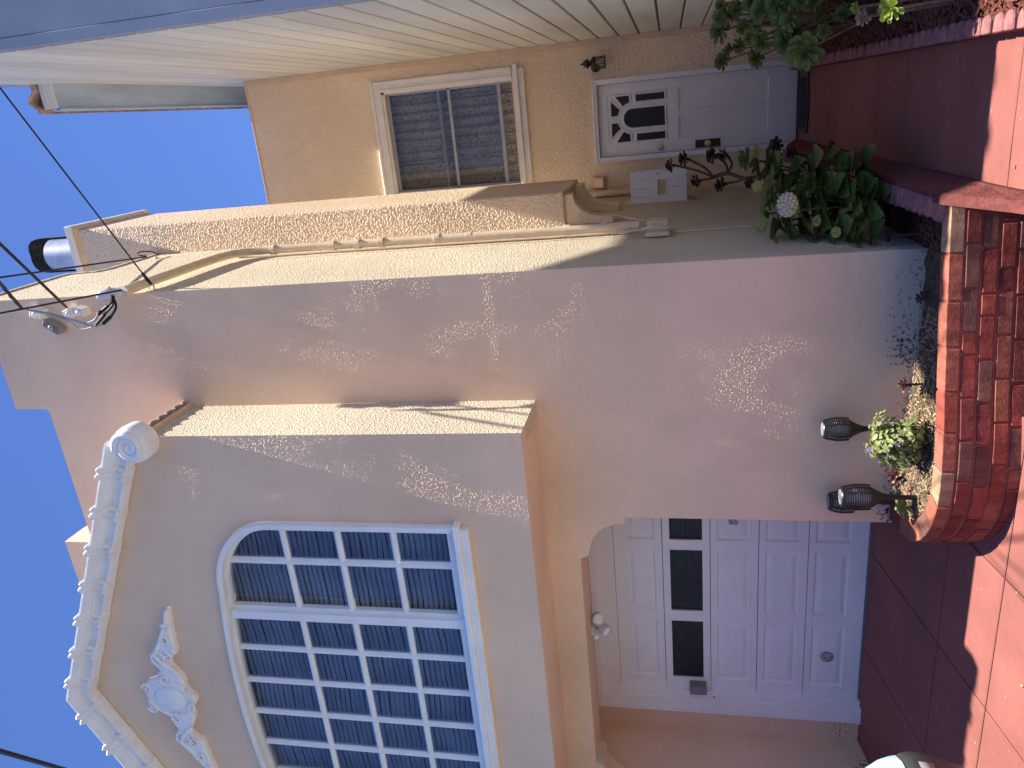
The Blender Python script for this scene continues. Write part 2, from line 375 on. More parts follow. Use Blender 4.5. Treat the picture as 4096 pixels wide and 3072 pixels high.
sheet('side_bed_soil', [(-1.0, 4.83), (-.62, 4.83), (-.62, 8.7), (-1.0, 8.7)], 0, m_soil, zf=zsoil, nx=8, ny=40)
def zmul(x, y): return zw(y)+.085
sheet('mulch_bed', [(.17, 2.6), (.64, 2.6), (.64, 8.7), (.17, 8.7)], 0, m_mulch, zf=zmul, nx=10, ny=60, amp=.014)
def chips(name, m, spots, lab, sz=(.012, .03)):
    mb = MB()
    for x, y, z in spots:
        L = random.uniform(*sz); w = L*random.uniform(.2, .45); t = w*.4; R = Euler((random.uniform(-.6, .6), random.uniform(-.6, .6), random.uniform(0, 6.3))).to_matrix()
        vs_ = [Vector((x, y, z+t)) + R @ Vector(p) for p in ((-L, -w, 0), (L, -w*.6, 0), (L, w*.6, 0), (-L, w, 0), (-L*.8, -w*.6, t), (L*.8, -w*.4, t), (L*.8, w*.4, t), (-L*.8, w*.6, t))]
        mb.add(vs_, [(0, 1, 5, 4), (1, 2, 6, 5), (2, 3, 7, 6), (3, 0, 4, 7), (4, 5, 6, 7)])
    return tag(mb.build(name, m), lab, None, None, 'stuff')
sp_ = []
while len(sp_) < 4200:
    x, y = random.uniform(.2, .63), random.uniform(3.2, 8.6); sp_.append((x, y, zmul(x, y)+random.uniform(0, .012)))
while len(sp_) < 5600:
    x, y = random.uniform(-.99, -.68), random.uniform(4.4, 7.5); sp_.append((x, y, zsoil(x, y)+random.uniform(0, .012)))
chips('bark_mulch', m_chipm, sp_, 'shredded dark red bark mulch in the side beds')
sp_ = []
while len(sp_) < 3600:
    x, y = random.uniform(-2.75, -1.3), random.uniform(4.1, 4.83)
    if inside((x, y), bedpoly): sp_.append((x, y, zsoil(x, y)+random.uniform(-.002, .01)))
chips('soil_litter', m_chips, sp_, 'pale wood chips and crumbs on the planter soil', (.005, .014))

# ------------------------------------------------------------------ the stucco house
H = thing('stucco_house', (-4.2, 6, -1.6), 'peach stucco house with projecting bay, garage and recessed entry', 'house')
corb = [(-2.862, .381), (-2.914, .386)] + [(-2.922, .45), (-2.945, .525), (-2.978, .578), (-3.026, .618), (-3.09, .648), (-3.191, .670), (-3.2, .675), (-3.225, .735)]
GC = -4.24
corl = [(2*GC-x, z) for x, z in corb]
fw = [(-.996, -2.2), (-.996, 5.36), (-1.918, 5.37), (-1.92, 5.07), (-1.96, 5.05), (-3.19, 5.05), (-3.19, 5.34), (-5.3, 5.34), (-5.3, 5.05), (-8, 5.05), (-8, -2.2), (2*GC+2.875, -2.2)] + corl + corb[::-1] + [(-2.875, -2.2)]
def side_faces(o, m):
    o.data.materials.append(m)
    for p in o.data.polygons:
        if abs(p.normal.x) > .9: p.material_index = 1
    return o
side_faces(MB().prism(fw, 'y', YF, YF+.25).build('front_wall', m_front, H, .003), m_side)
# corner pier caps and the pier further along the parapet
MB().box(-3.195, -5.3, YF+.25, 5.55, 5.03, 5.34).build('parapet_pier', m_front, H)
sw_ = [(YF+.25, -2.2), (YF+.25, 5.36), (5.72, 5.38), (5.80, 5.36), (5.84, 5.10), (5.95, 5.04), (6.3, 5.04), (8.7, 5.0), (8.7, -2.2)]
MB().prism(sw_, 'x', XC-.25, XC).build('side_wall', m_side, H)
MB().prism([(YF+.0, 5.36), (5.72, 5.38), (5.80, 5.36), (5.84, 5.10), (5.95, 5.04), (8.7, 5.0), (8.7, 5.03), (5.96, 5.07), (5.865, 5.12), (5.825, 5.385), (5.72, 5.41), (YF, 5.39)], 'x', XC-.27, XC+.012).build('side_coping', m_side, H)
MB().box(-8, XC-.25, YF+.25, 8.7, 4.6, 4.7).build('roof', m_roof, H)
MB().box(-8, XC-.25, 8.7, 8.9, -2.2, 4.7).build('rear_wall', m_side, H)
# bedroom/bay box
def gable(x): return 3.85 + .485*((-1.99-x) if x > BC else (x-(2*BC+1.99)))
def arch_o(x):
    t = abs(x-BC); t = 1.67-t
    return 2.9+.53*math.sqrt(max(0, 1-((.6-t)/.6)**2)) if t < .6 else 3.43+.085*(1-((1.67-t)/1.07)**2)
def outline(off, n=26, zb=1.44):
    """right half of the arched opening, from the sill up to the middle, inset by off"""
    half = 1.67-off; pts = [(BC+half, zb)]
    for i in range(n+1):
        a = i/n*math.pi/2; rx, rz = .6-off*.6, .53-off*.75
        pts.append((BC+half-rx+rx*math.cos(a), 2.9+rz*math.sin(a)))
    for i in range(1, 9):
        x = lerp(BC+half-rx, BC, i/8); t = 1-((x-BC)/(half-rx))**2; pts.append((x, 2.9+rz+.085*t))
    return pts
op = outline(.03)
for s in (1, -1):
    pts = [(BC, .97), (BC+2.35, .97), (BC+2.35, gable(XB)-.02), (BC, gable(BC))] + [(x, z) for x, z in reversed(op)] + [(BC, 1.44)]
    pts = [(BC+s*(x-BC), z) for x, z in pts]
    side_faces(MB().prism(pts, 'y', YB, YB+.13).build('bay_wall', m_front, H), m_side)
    xo = BC+s*2.35
    MB().box(min(xo, xo-s*.13), max(xo, xo-s*.13), YB+.13, YF, .97, 3.72).build('bay_side', m_side, H)
MB().box(BC-2.35+.002, BC+2.35-.002, YB+.13, YF, .972, 1.05).build('bay_soffit', m_front, H)
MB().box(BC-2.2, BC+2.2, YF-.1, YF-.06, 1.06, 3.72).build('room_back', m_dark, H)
MB().add([(BC+2.35, YB+.05, 3.74), (BC, YB+.05, 4.88), (BC-2.35, YB+.05, 3.74), (BC+2.35, YF, 3.74), (BC, YF, 4.88), (BC-2.35, YF, 3.74)], [(0, 1, 4, 3), (1, 2, 5, 4)]).build('bay_roof', m_tile, H)
# tiles that finish the bay's side eave
tr_ = MB().box(XB-.16, XB+.03, YB+.02, YF, 3.70, 3.735).build('eave_board', m_peachtrim, H, .004)
for k in range(6):
    y = YB+.06+k*.098
    rs = []
    for xx, zz in ((XB-.2, .035), (XB+.05, .0)):
        rs.append([(xx, y+.052*math.cos(a), 3.735+zz+.045*math.sin(a)) for a in [math.pi*i/8 for i in range(9)]]+[(xx, y+.040*math.cos(a), 3.735+zz+.032*math.sin(a)) for a in [math.pi*i/8 for i in range(8, -1, -1)]])
    MB().rings(rs).build('tile', m_tile, H, 0, True)

# cornice along the gable with rings and a volute at the corner
CO = bpy.data.objects.new('cornice', None); CO.location = (BC, YB, 4.3); link(CO, H); CO.matrix_parent_inverse = Matrix.Translation(-H.location)
prof = [(.0, .0), (.0, .070), (.012, .088), (.03, .090), (.032, .076), (.044, .076), (.046, .058), (.128, .064), (.130, .092), (.144, .095), (.147, .112), (.165, .120), (.19, .148), (.212, .16), (.234, .158), (.248, .14), (.252, .1), (.252, .0)]   # (up, out)
CB0, CSL = (-2.0, 3.795), .485
def cor_base(x): return CB0[1]+CSL*((CB0[0]-x) if x > BC else (x-(2*BC-CB0[0])))
def cor_ring(x, grow=0., side=1):
    th = math.atan(CSL); ux, uz = (math.sin(th)*side, math.cos(th))   # up-normal of the slope
    out = []
    for h, o in prof:
        hh = h*.68 + (grow*.42 if h > .14 else -grow*.2 if h < .02 else 0); oo = o+(grow if o > .02 else 0)
        out.append((x + ux*hh, YB-oo-.004, cor_base(x) + uz*hh))
    return out
def cor_mid():
    th = math.atan(CSL)
    return [(BC, YB-o-.004, cor_base(BC)+h*.68/math.cos(th)) for h, o in prof]
for side, xs in ((1, (-1.98, BC)), (-1, (BC, 2*BC+1.98))):
    a, b = xs
    pl = [cor_ring(lerp(a, b, i/10), 0, side) for i in range(11)]
    if side == 1: pl[-1] = cor_mid()
    else: pl[0] = cor_mid()
    MB().rings(pl).build('moulding', m_cast, CO, 0, True)
RX = [-2.20, -2.525, -2.85, -3.18, -3.505, -3.83, -4.15]
for k, x in enumerate(RX + [2*BC-x for x in RX]):
    side = 1 if x > BC else -1; rr = []
    for dx, g in ((-.046, -.004), (-.044, .018), (-.028, .034), (-.012, .024), (.0, .008), (.012, .024), (.028, .034), (.044, .018), (.046, -.004)):
        rr.append(cor_ring(x+dx, g, side))
    MB().rings(rr).build('ring', m_cast, CO, 0, True)
# volute: a fat scroll whose face shows a raised spiral
for s in (1, -1):
    vc = Vector((BC+s*(BC*-1-1.935), YB-.02, 3.745)); mb = MB()
    mb.lathe([(.0, .135), (.092, .137), (.118, .128), (.136, .105), (.142, .07), (.138, .02), (.136, -.02)], vc, (0, -1, 0), 30)
    vol = mb.build('volute', m_cast, CO, 0, True)
    path = []; rr = []
    for i in range(72):
        t = i/71; a = rad(100 - s*(-1)*t*760*-1) if s == 1 else rad(80+t*760); r_ = .096*(1-t)**.8+.011
        path.append(vc+Vector((r_*math.cos(a)*1., -.137, r_*math.sin(a)))); rr.append(.029*(1-.5*t))
    MB().tube(path, rr, 6).build('scroll', m_cast, vol, 0, 'all')

# plaster cartouche
OR = [(-3.385, 3.925), (-3.40, 3.965), (-3.47, 3.975), (-3.55, 4.02), (-3.60, 4.045), (-3.66, 4.09), (-3.70, 4.075), (-3.74, 4.12), (-3.80, 4.185), (-3.87, 4.215), (-3.94, 4.20), (-3.985, 4.165), (-4.02, 4.20), (-4.06, 4.21), (-4.09, 4.26), (-4.12, 4.33), (-4.17, 4.372), (-4.23, 4.385), (-4.27, 4.36), (-4.31, 4.385), (-4.36, 4.385), (-4.40, 4.345), (-4.43, 4.27), (-4.46, 4.21), (-4.50, 4.195), (-4.55, 4.20), (-4.60, 4.165), (-4.64, 4.20), (-4.71, 4.215), (-4.78, 4.18), (-4.83, 4.12), (-4.87, 4.075), (-4.92, 4.09), (-4.97, 4.045), (-5.05, 4.01), (-5.13, 3.97), (-5.155, 3.93),
      (-5.08, 3.935), (-5.0, 3.94), (-4.93, 3.955), (-4.88, 3.95), (-4.84, 3.965), (-4.78, 3.96), (-4.72, 3.975), (-4.69, 4.02), (-4.63, 4.06), (-4.56, 4.03), (-4.50, 3.99), (-4.44, 3.975), (-4.38, 3.985), (-4.33, 3.955), (-4.31, 3.925), (-4.27, 3.915), (-4.23, 3.925), (-4.21, 3.955), (-4.16, 3.985), (-4.10, 3.975), (-4.04, 3.99), (-3.98, 4.03), (-3.91, 4.06), (-3.85, 4.02), (-3.82, 3.975), (-3.76, 3.96), (-3.70, 3.965), (-3.66, 3.95), (-3.61, 3.955), (-3.54, 3.94), (-3.46, 3.935)]
OR = [(x, z-.0) for x, z in OR]
oc = (-4.27, 4.09); mb = MB(); n = len(OR)
def onudge(p, k): return (p[0]+(oc[0]-p[0])*0, p[1])
lay = []
for sh, d in ((0, 0), (.0, -.04), (.014, -.058)):
    ring = []
    for i, p in enumerate(OR):
        a, b = OR[i-1], OR[(i+1) % n]; t = Vector((b[0]-a[0], b[1]-a[1])).normalized(); nn = Vector((-t.y, t.x))
        ring.append((p[0]+nn.x*-sh*-1, YB+d, p[1]+nn.y*sh))
    lay.append(ring)
mb.rings(lay, cap=False); mb.f.append(tuple(len(mb.v)-n+i for i in range(n)))
orn = mb.build('cartouche', m_cast, H, 0, True)
def spiral(c, r, turns, a0, sgn, w=.012, dpt=-.068):
    return MB().tube([(c[0]+(r*(1-i/29)**.9+.004)*math.cos(rad(a0+sgn*turns*360*i/29)), YB+dpt, c[1]+(r*(1-i/29)**.9+.004)*math.sin(rad(a0+sgn*turns*360*i/29))) for i in range(30)], [w*(1-.4*i/29) for i in range(30)], 6)
for s in (1, -1):
    X = lambda x: BC+s*x
    for c, r, t, a0 in (((.10, 4.325), .045, 1.4, 90), ((.20, 4.13), .05, 1.3, 200), ((.06, 3.965), .035, 1.2, 0), ((.42, 4.12), .075, 1.5, 160), ((.44, 4.04), .04, 1.2, 20), ((.60, 4.02), .045, 1.3, 120), ((.72, 3.985), .03, 1.1, 60)):
        spiral((X(c[0]), c[1]), r, t, a0 if s == 1 else 180-a0, -s, .012).build('scroll', m_cast, orn, 0, 'all')
    leaf_p = [(.30, 4.02), (.36, 4.10), (.45, 4.17), (.55, 4.09), (.66, 4.03), (.78, 3.965), (.87, 3.945)]
    MB().tube([(X(x), YB-.06, z) for x, z in leaf_p], [.02, .026, .022, .022, .018, .014, .008], 6).build('scroll', m_cast, orn, 0, 'all')
    MB().tube([(X(x), YB-.064, z) for x, z in ((.02, 4.35), (.10, 4.30), (.16, 4.2), (.17, 4.1), (.13, 4.0), (.03, 3.95))], .014, 6).build('scroll', m_cast, orn, 0, 'all')
mb = MB(); rs = []
for k, d in ((1, -.04), (.97, -.068), (.8, -.08), (.4, -.088), (.05, -.09)): rs.append([(BC+.115*k*math.cos(a), YB+d, 4.14+.15*k*math.sin(a)) for a in [2*math.pi*i/28 for i in range(28)]])
mb.rings(rs).build('shield', m_cast, orn, 0, 'all')

# bay window
BW = bpy.data.objects.new('bay_window', None); BW.location = (BC, YB, 1.44); link(BW, H)
def frame_ring(name, o0, o1, y0, y1, m, zb, parent, bev=.004, close_bottom=False):
    a, b = outline(o0, zb=zb), outline(o1, zb=zb)
    full_a = a + [(2*BC-x, z) for x, z in reversed(a[:-1])]; full_b = b + [(2*BC-x, z) for x, z in reversed(b[:-1])]
    rs = [[(pa[0], y0, pa[1]), (pb[0], y0, pb[1]), (pb[0], y1, pb[1]), (pa[0], y1, pa[1])] for pa, pb in zip(full_a, full_b)]
    return MB().rings(rs).build(name, m, parent, 0, True)
frame_ring('trim', .0, .052, YB-.035, YB+.03, m_white, 1.47, BW)
frame_ring('trim', .006, .03, YB-.048, YB-.035, m_white, 1.47, BW)
frame_ring('frame', .034, .075, YB+.03, YB+.085, m_white, 1.47, BW)
MB().prism([(YB-.075, 1.455), (YB-.075, 1.495), (YB+.08, 1.51), (YB+.08, 1.455)], 'x', 2*BC+2.575, -2.575).build('sill', m_white, BW, .003)
MB().prism([(YB-.05, 1.40), (YB-.045, 1.455), (YB+.0, 1.455), (YB, 1.40)], 'x', 2*BC+2.615, -2.615).build('apron', m_white, BW, .003)
box('rail', m_white, BW, BC-1.6, BC+1.6, YB+.035, YB+.08, 1.51, 1.577)
for s in (1, -1):
    xm = BC+s*.835
    box('mullion', m_white, BW, xm-.035, xm+.035, YB-.004, YB+.1, 1.51, 3.40, .004)
    box('stile', m_white, BW, min(xm+s*.035, xm+s*.065), max(xm+s*.035, xm+s*.065), YB+.035, YB+.08, 1.577, 3.40)
    box('stile', m_white, BW, min(xm-s*.035, xm-s*.065), max(xm-s*.035, xm-s*.065), YB+.035, YB+.08, 1.577, 3.40)
cols = []                                       # (x0, x1) of every pane column
for s in (1, -1):
    cols += [sorted((BC+s*1.605, BC+s*1.33)), sorted((BC+s*1.272, BC+s*.995))]
cw = (1.57-4*.05)/5
for k in range(5): x0 = BC+.785-k*(cw+.05); cols.append([x0-cw, x0])
rows = [(1.577, 1.957), (2.007, 2.384), (2.436, 2.818), (2.870, 3.30)]
def top_in(x, off=.085):
    t = 1.67-off-abs(x-BC); rx, rz = .6-off*.6, .53-off*.75
    if t <= 0: return 2.9
    return 2.9+rz*math.sqrt(max(0, 1-((rx-t)/rx)**2)) if t < rx else 2.9+rz+.085*(1-((abs(x-BC))/(1.67-off-rx))**2)
for x0, x1 in cols:
    for r, (z0, z1) in enumerate(rows):
        if r < 3: MB().box(x0-.01, x1+.01, YB+.058, YB+.062, z0-.01, z1+.01).build('pane', m_glass, BW)
        else:
            pts = [(x0-.01, z0-.01), (x1+.01, z0-.01)] + [(lerp(x1+.01, x0-.01, i/10), max(z0, top_in(lerp(x1+.01, x0-.01, i/10), .07))) for i in range(11)]
            MB().prism(pts, 'y', YB+.058, YB+.062).build('pane', m_glass, BW)
grp = {}
edges_x = sorted(cols)
for a, b in zip(edges_x[:-1], edges_x[1:]):
    if b[0]-a[1] < .09:
        xm = (a[1]+b[0])/2; zt = top_in(xm, .08)
        MB().prism([(a[1], YB+.05), (xm-.008, YB+.030), (xm+.008, YB+.030), (b[0], YB+.05), (b[0], YB+.075), (a[1], YB+.075)], 'z', 1.575, zt).build('muntin', m_white, BW)
for za, zb in zip(rows[:-1], rows[1:]):
    z0, z1 = za[1], zb[0]; zm = (z0+z1)/2
    for xa, xb in ((BC+.86, BC+1.62), (BC-.79, BC+.79), (BC-1.62, BC-.86)):
        MB().prism([(YB+.05, z0), (YB+.032, zm-.007), (YB+.032, zm+.007), (YB+.05, z1), (YB+.073, z1), (YB+.073, z0)], 'x', xa, xb).build('muntin', m_white, BW)
# pleated shade behind the glass: rows of drooping horizontal slats
rs = []
for k in range(61):
    x = lerp(BC-1.62, BC+1.62, k/60); w_ = .006*math.sin(x*5.1)+.004*math.sin(x*13.7)
    rs.append([(x, .0, .0+w_), (x, -.012, -.012+w_), (x, -.016, -.026+w_), (x, -.010, -.034+w_), (x, .004, -.038+w_)])
sl_o = MB().rings(rs, cap=False, closed=False).build('blind_slat', m_curt, BW, 0, 'all'); sl_me = sl_o.data; rng = random.Random(77)
for k in range(47):
    o = sl_o if k == 0 else link(bpy.data.objects.new('blind_slat', sl_me), BW)
    o.location = (rng.uniform(-.05, .05), YB+.17, 3.50-k*.0425+rng.uniform(-.002, .002)); o.rotation_euler = (rad(-6+rng.uniform(-5, 5)), 0, 0)
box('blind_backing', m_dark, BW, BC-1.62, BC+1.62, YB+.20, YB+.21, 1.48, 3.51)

# chimney on the side wall
CH = bpy.data.objects.new('chimney', None); CH.location = (XC, 7.2, .9); link(CH, H)
YC0, YC1, XH = 6.67, 7.82, -.70
MB().box(XC-.2, XH, YC0, YC1, .92, 5.94).build('stack', m_chim, CH, .012)
def corbel(y0, y1, x1=XH):
    pts = [(XC, .92), (x1-.03, .92), (x1-.03, .845)] + [(XC+.055+(x1-.085-XC)*(1-math.sin(a)), .845-.31*(1-math.cos(a))) for a in [math.pi/2*i/12 for i in range(13)]] + [(XC+.05, .50), (XC, .50)]
    return MB().prism(pts, 'y', y0, y1).build('corbel', m_entry, CH, .006)
corbel(YC0+.04, YC0+.19); corbel(YC1-.27, YC1-.08)
MB().box(XC-.25, XH+.05, YC0-.05, YC1+.05, 5.945, 6.01).build('cap', m_trim_c, CH, .006)
MB().box(XC-.22, XH+.02, YC0-.02, YC1+.02, 5.90, 5.944).build('cap_moulding', m_peachtrim, CH, .004)
fc = Vector((-.985, 7.08, 0))
MB().lathe([(.175, 6.01), (.178, 6.08), (.17, 6.09), (.17, 6.62)], fc, n=32, cap=False).build('flue', m_metal, CH, 0, True)
# hood: a wide half shell, open towards the street, rounded at the top
mb = MB(); rs = []
for i in range(25):
    a = rad(-8+196*i/24); x, y = math.cos(a), math.sin(a)
    lowz = 6.30+.30*abs(math.sin(a))**1.2
    col_ = [(.19, lowz), (.192, 6.72), (.185, 6.80), (.165, 6.87), (.12, 6.925), (.06, 6.95), (.005, 6.955)]
    rs.append([(fc.x+r_*x, fc.y+r_*y*1.0, z) for r_, z in col_])
mb.rings(rs, cap=False, closed=False).build('hood', m_soot, CH, 0, 'all')

# entry wall with window and front door
EW = MB()
DX0, DX1, DZ0, DZ1 = -.572, .180, -1.33, .757; WX0, WX1, WZ0, WZ1 = -.79, .35, 1.68, 3.20
for x0, x1, z0, z1 in ((XC, DX0, -2, WZ0), (DX0, DX1, DZ1, WZ0), (DX1, .64, -2, WZ0), (XC, WX0, WZ0, WZ1), (WX1, .64, WZ0, WZ1), (XC, .64, WZ1, 4.845), (DX0, DX1, -2, DZ0)):
    EW.box(x0, x1, YE, YE+.2, z0, z1)
EW.build('entry_wall', m_entry, H)
box('corner_board', m_peachtrim, H, .585, .64, YE-.018, YE, -1.5, 4.84, .003)
box('wall_coping', m_peachtrim, H, XC, .64, YE-.01, YE+.22, 4.846, 4.875, .004)
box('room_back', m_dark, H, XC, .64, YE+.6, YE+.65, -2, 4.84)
# window of the entry wall
NW = bpy.data.objects.new('entry_window', None); NW.location = (-.2, YE, 1.6); link(NW, H)
for a, b, c, d in ((WX0-.02, WX1+.11, 3.20, 3.315), (WX1, WX1+.11, WZ0, 3.20)):
    box('casing', m_trim_c, NW, a, b, YE-.028, YE+.01, c, d, .004); 
MB().prism([(YE-.05, 3.285), (YE-.05, 3.315), (YE-.02, 3.33), (YE, 3.33), (YE, 3.285)], 'x', WX0-.02, WX1+.125).build('drip_mould', m_trim_c, NW, .002)
box('casing', m_trim_c, NW, WX1+.078, WX1+.112, YE-.045, YE-.028, WZ0, 3.28, .003)
box('casing', m_trim_c, NW, WX1+.012, WX1+.03, YE-.04, YE-.028, WZ0, 3.215, .003)
MB().prism([(YE-.085, 1.60), (YE-.085, 1.645), (YE+.06, 1.68), (YE+.06, 1.60)], 'x', WX0-.02, WX1+.135).build('sill', m_trim_c, NW, .003)
MB().prism([(YE-.05, 1.535), (YE-.04, 1.60), (YE, 1.60), (YE, 1.535)], 'x', WX0-.02, WX1+.09).build('apron', m_trim_c, NW, .003)
for a, b in ((WX0, WX0+.02), (WX1-.025, WX1)): box('jamb', m_trim_c, NW, a, b, YE+.0, YE+.11, WZ0, WZ1)
box('jamb', m_trim_c, NW, WX0, WX1, YE, YE+.11, WZ1-.03, WZ1)
m_alu = plain('aluminium_sash', (.42, .41, .40), .4, .05, 4, 0, 0, .5, .3)
for z0, z1, y in ((3.135, 3.168, .055), (2.41, 2.445, .055), (1.83, 1.872, .07), (2.538, 2.578, .085), (1.68, 1.70, .06)):
    box('sash_rail', m_alu, NW, WX0+.02, WX1-.025, YE+y, YE+y+.02, z0, z1, .002)
for x in (WX0+.02, WX1-.045): box('sash_stile', m_alu, NW, x, x+.02, YE+.055, YE+.08, 1.70, 3.135, .002)
for z0, z1 in ((2.445, 3.135), (1.872, 2.41)): box('pane', m_glass2, NW, WX0+.03, WX1-.04, YE+.062, YE+.066, z0, z1)
mb = MB(); top, bot = [], []
for i in range(241):
    x = lerp(WX0, WX1, i/240); y = YE+.17+.018*math.sin(x*55+1.2*math.sin(x*7))+.008*math.sin(x*131)
    top.append((x, y, 3.25)); bot.append((x+.02*math.sin(x*9), y+.01, 1.62))
mb.rings([bot, top], cap=False, closed=False).build('curtain', m_lace, NW)
# front door
FD = bpy.data.objects.new('front_door', None); FD.location = (-.2, YE, -1.33); link(FD, H)
yd = YE+.035
box('slab', m_white2, FD, DX0+.002, DX1-.002, yd+.015, yd+.05, -1.30, .755)
for x0, x1, z0, z1 in ((DX0+.002, -.438, -1.30, .755), (.075, DX1-.002, -1.30, .755), (-.438, .075, .655, .755), (-.438, .075, -.103, .01), (-.438, .075, -1.30, -1.018), (-.221, -.145, -1.018, -.103)):
    box('rail', m_white2, FD, x0, x1, yd, yd+.015, z0, z1, .0025)
for x0, x1, z0, z1 in ((DX0-.052, DX0, -1.31, .757), (DX1, DX1+.055, -1.31, .757), (DX0-.052, DX1+.055, .757, .808)):
    box('casing', m_white2, FD, x0, x1, YE-.02, YE+.03, z0, z1, .005)
for x0, x1, z0, z1 in ((DX0-.052, DX0-.035, -1.31, .79), (DX1+.037, DX1+.055, -1.31, .79), (DX0-.052, DX1+.055, .79, .808)):
    box('casing', m_white2, FD, x0, x1, YE-.032, YE-.02, z0, z1, .003)
box('threshold', m_black, FD, DX0, DX1, YE-.04, YE+.1, -1.33, -1.302)
cxp, czp = -.188, .375
def door_pane(pts):
    MB().prism(pts, 'y', yd+.009, yd+.0145).build('pane', m_obsc, FD)
    n = len(pts); path = [(x, yd+.003, z) for x, z in pts]
    mb = MB()
    for i in range(n):
        a, b = Vector(path[i]), Vector(path[(i+1) % n]); mb.tube([a, b], .011, 5)
    mb.build('bead', m_white2, FD, 0, True)
door_pane([(-.297, .033), (-.081, .033), (-.081, .385)] + [(cxp+.107*math.cos(a), .385+.107*math.sin(a)) for a in [math.pi*i/16 for i in range(1, 16)]] + [(-.297, .385)])
door_pane([(-.030, .033), (.058, .033), (.058, .358), (-.028, .358)]); door_pane([(-.436, .033), (-.342, .033), (-.342, .358), (-.436, .358)])
def rim(a, r): return (cxp+r*math.cos(rad(a)), .385+r*math.sin(rad(a)))
door_pane([(.057, .588), (.057, .408), rim(9, .158), rim(26, .158), rim(41, .158)])
door_pane([(.022, .625), rim(52, .158), rim(66, .158), rim(80, .158), (-.165, .627)])
door_pane([(-.214, .625), rim(100, .158), rim(114, .158), rim(128, .158), (-.395, .628)])
door_pane([(-.436, .588), rim(139, .158), rim(154, .158), rim(171, .158), (-.436, .408)])
MB().lathe([(.0, .02), (.018, .022), (.03, .018), (.034, .0)], (-.516, yd, .098), (0, -1, 0), 20).build('deadbolt', m_brass, FD, 0, True)
MB().box(-.560, -.474, yd-.005, yd, -.534, -.27).build('lock_plate', m_plate, FD, .002)
MB().lathe([(.034, .0), (.034, .008), (.012, .014), (.012, .03), (.03, .04), (.034, .055), (.026, .068), (.0, .07)], (-.516, yd-.005, -.397), (0, -1, 0), 22).build('knob', m_brass, FD, 0, True)

# garage recess and door
box('recess_side', m_front, H, -5.85, -5.61, YF+.25, YG+.2, -2.2, 1.0)
box('recess_side', m_front, H, -2.74, -2.5, YF+.25, YG+.2, -2.2, 1.0)
box('recess_back', m_front, H, -5.61, -5.35, YG, YG+.2, -2.2, .95)
box('recess_ceiling', m_front, H, -5.61, -2.74, YF+.43, YG+.2, .86, .97)
box('header', m_front, H, -5.61, -2.74, YF+.25, YF+.43, .737, .97)
box('lintel', m_front, H, -5.35, -2.74, YG+.02, YG+.2, .74, .86)
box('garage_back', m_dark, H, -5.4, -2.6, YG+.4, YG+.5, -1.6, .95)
GD = bpy.data.objects.new('garage_door', None); GD.location = (-4.0, YG, -1.53); link(GD, H)
GX0, GX1 = -5.18, -2.82
def casing(x0, x1, z0, z1): box('casing', m_white2, GD, x0, x1, YG-.02, YG+.06, z0, z1, .004)
casing(-5.39, -5.235, -1.50, .72); casing(-5.39, -2.74, .72, .785)
for k, (a, b, d) in enumerate(((.0, .016, .034), (.022, .036, .028), (.042, .05, .024))):
    box('casing', m_white2, GD, -5.39+a, -5.39+b, YG-d, YG-.02, -1.50, .785-a, .003); box('casing', m_white2, GD, -5.39+b, -2.74, YG-d, YG-.02, .785-b, .785-a, .003)
box('plinth', m_white2, GD, -5.40, -5.23, YG-.038, YG+.05, -1.56, -1.50, .006)
box('stop', m_white2, GD, -5.235, -5.175, YG+.0, YG+.08, -1.53, .66, .004)
box('stop', m_white2, GD, -5.235, -2.74, YG+.01, YG+.08, .5665, .72, .003)
yg = YG+.04
zj = [.566, .146, -.257, -.655, -1.052, -1.515]
for r in range(5):
    zt, zb = zj[r]-.003, zj[r+1]+.003
    S = MB()
    pcs = [(-5.05, -4.42), (-4.31, -3.68), (-3.58, -2.95)]
    pz = [(.448, .212), (.082, -.192), (-.315, -.592), (-.71, -.987), (-1.104, -1.378)][r]
    xe = [GX0, -5.05, -4.42, -4.31, -3.68, -3.58, -2.95, GX1]
    for i in range(0, 8, 2): S.box(xe[i], xe[i+1], yg, yg+.04, zb, zt)
    for a, b in pcs: S.box(a, b, yg, yg+.04, pz[0], zt); S.box(a, b, yg, yg+.04, zb, pz[1])
    sec = S.build('section', m_white2, GD)
    for a, b in pcs:
        if r == 1:
            MB().box(a, b, yg+.018, yg+.026, pz[1], pz[0]).build('pane', m_obsc, sec)
            mb = MB()
            for k in range(7):
                for j in range(11):
                    xx, zz = a+(j+.5)*(b-a)/11+(.5 if k % 2 else 0)*.02, pz[1]+(k+.5)*(pz[0]-pz[1])/7
                    mb.tube([(xx-.016, yg+.016, zz+.006), (xx-.006, yg+.0165, zz-.003), (xx+.006, yg+.0165, zz-.003), (xx+.016, yg+.016, zz+.006)], .0016, 4)
            tag(mb.build('pressed_pattern', m_carblk, sec), kind='stuff')
        else:
            # raised panel: bevelled rim falling to a groove, then a raised field
            rs = []
            for off, dy in ((0, .0), (.012, .016), (.022, .016), (.055, .003), (.062, .002)):
                rs.append([(a+off, yg+dy, pz[1]+off), (b-off, yg+dy, pz[1]+off), (b-off, yg+dy, pz[0]-off), (a+off, yg+dy, pz[0]-off)])
            mb = MB().rings(rs, cap=False); k = len(mb.v); mb.f.append((k-4, k-3, k-2, k-1)); mb.build('panel', m_white2, sec)
    for x in (-5.11, -4.365, -3.63):
        for z in (zt-.05, zb+.05): MB().lathe([(.009, 0), (.008, .004), (.0, .006)], (x, yg, z), (0, -1, 0), 10).build('bolt', m_white2, sec, 0, True)
MB().box(GX0, GX1, yg-.006, yg+.03, -1.545, -1.516).build('threshold_seal', m_grey, GD, .004)
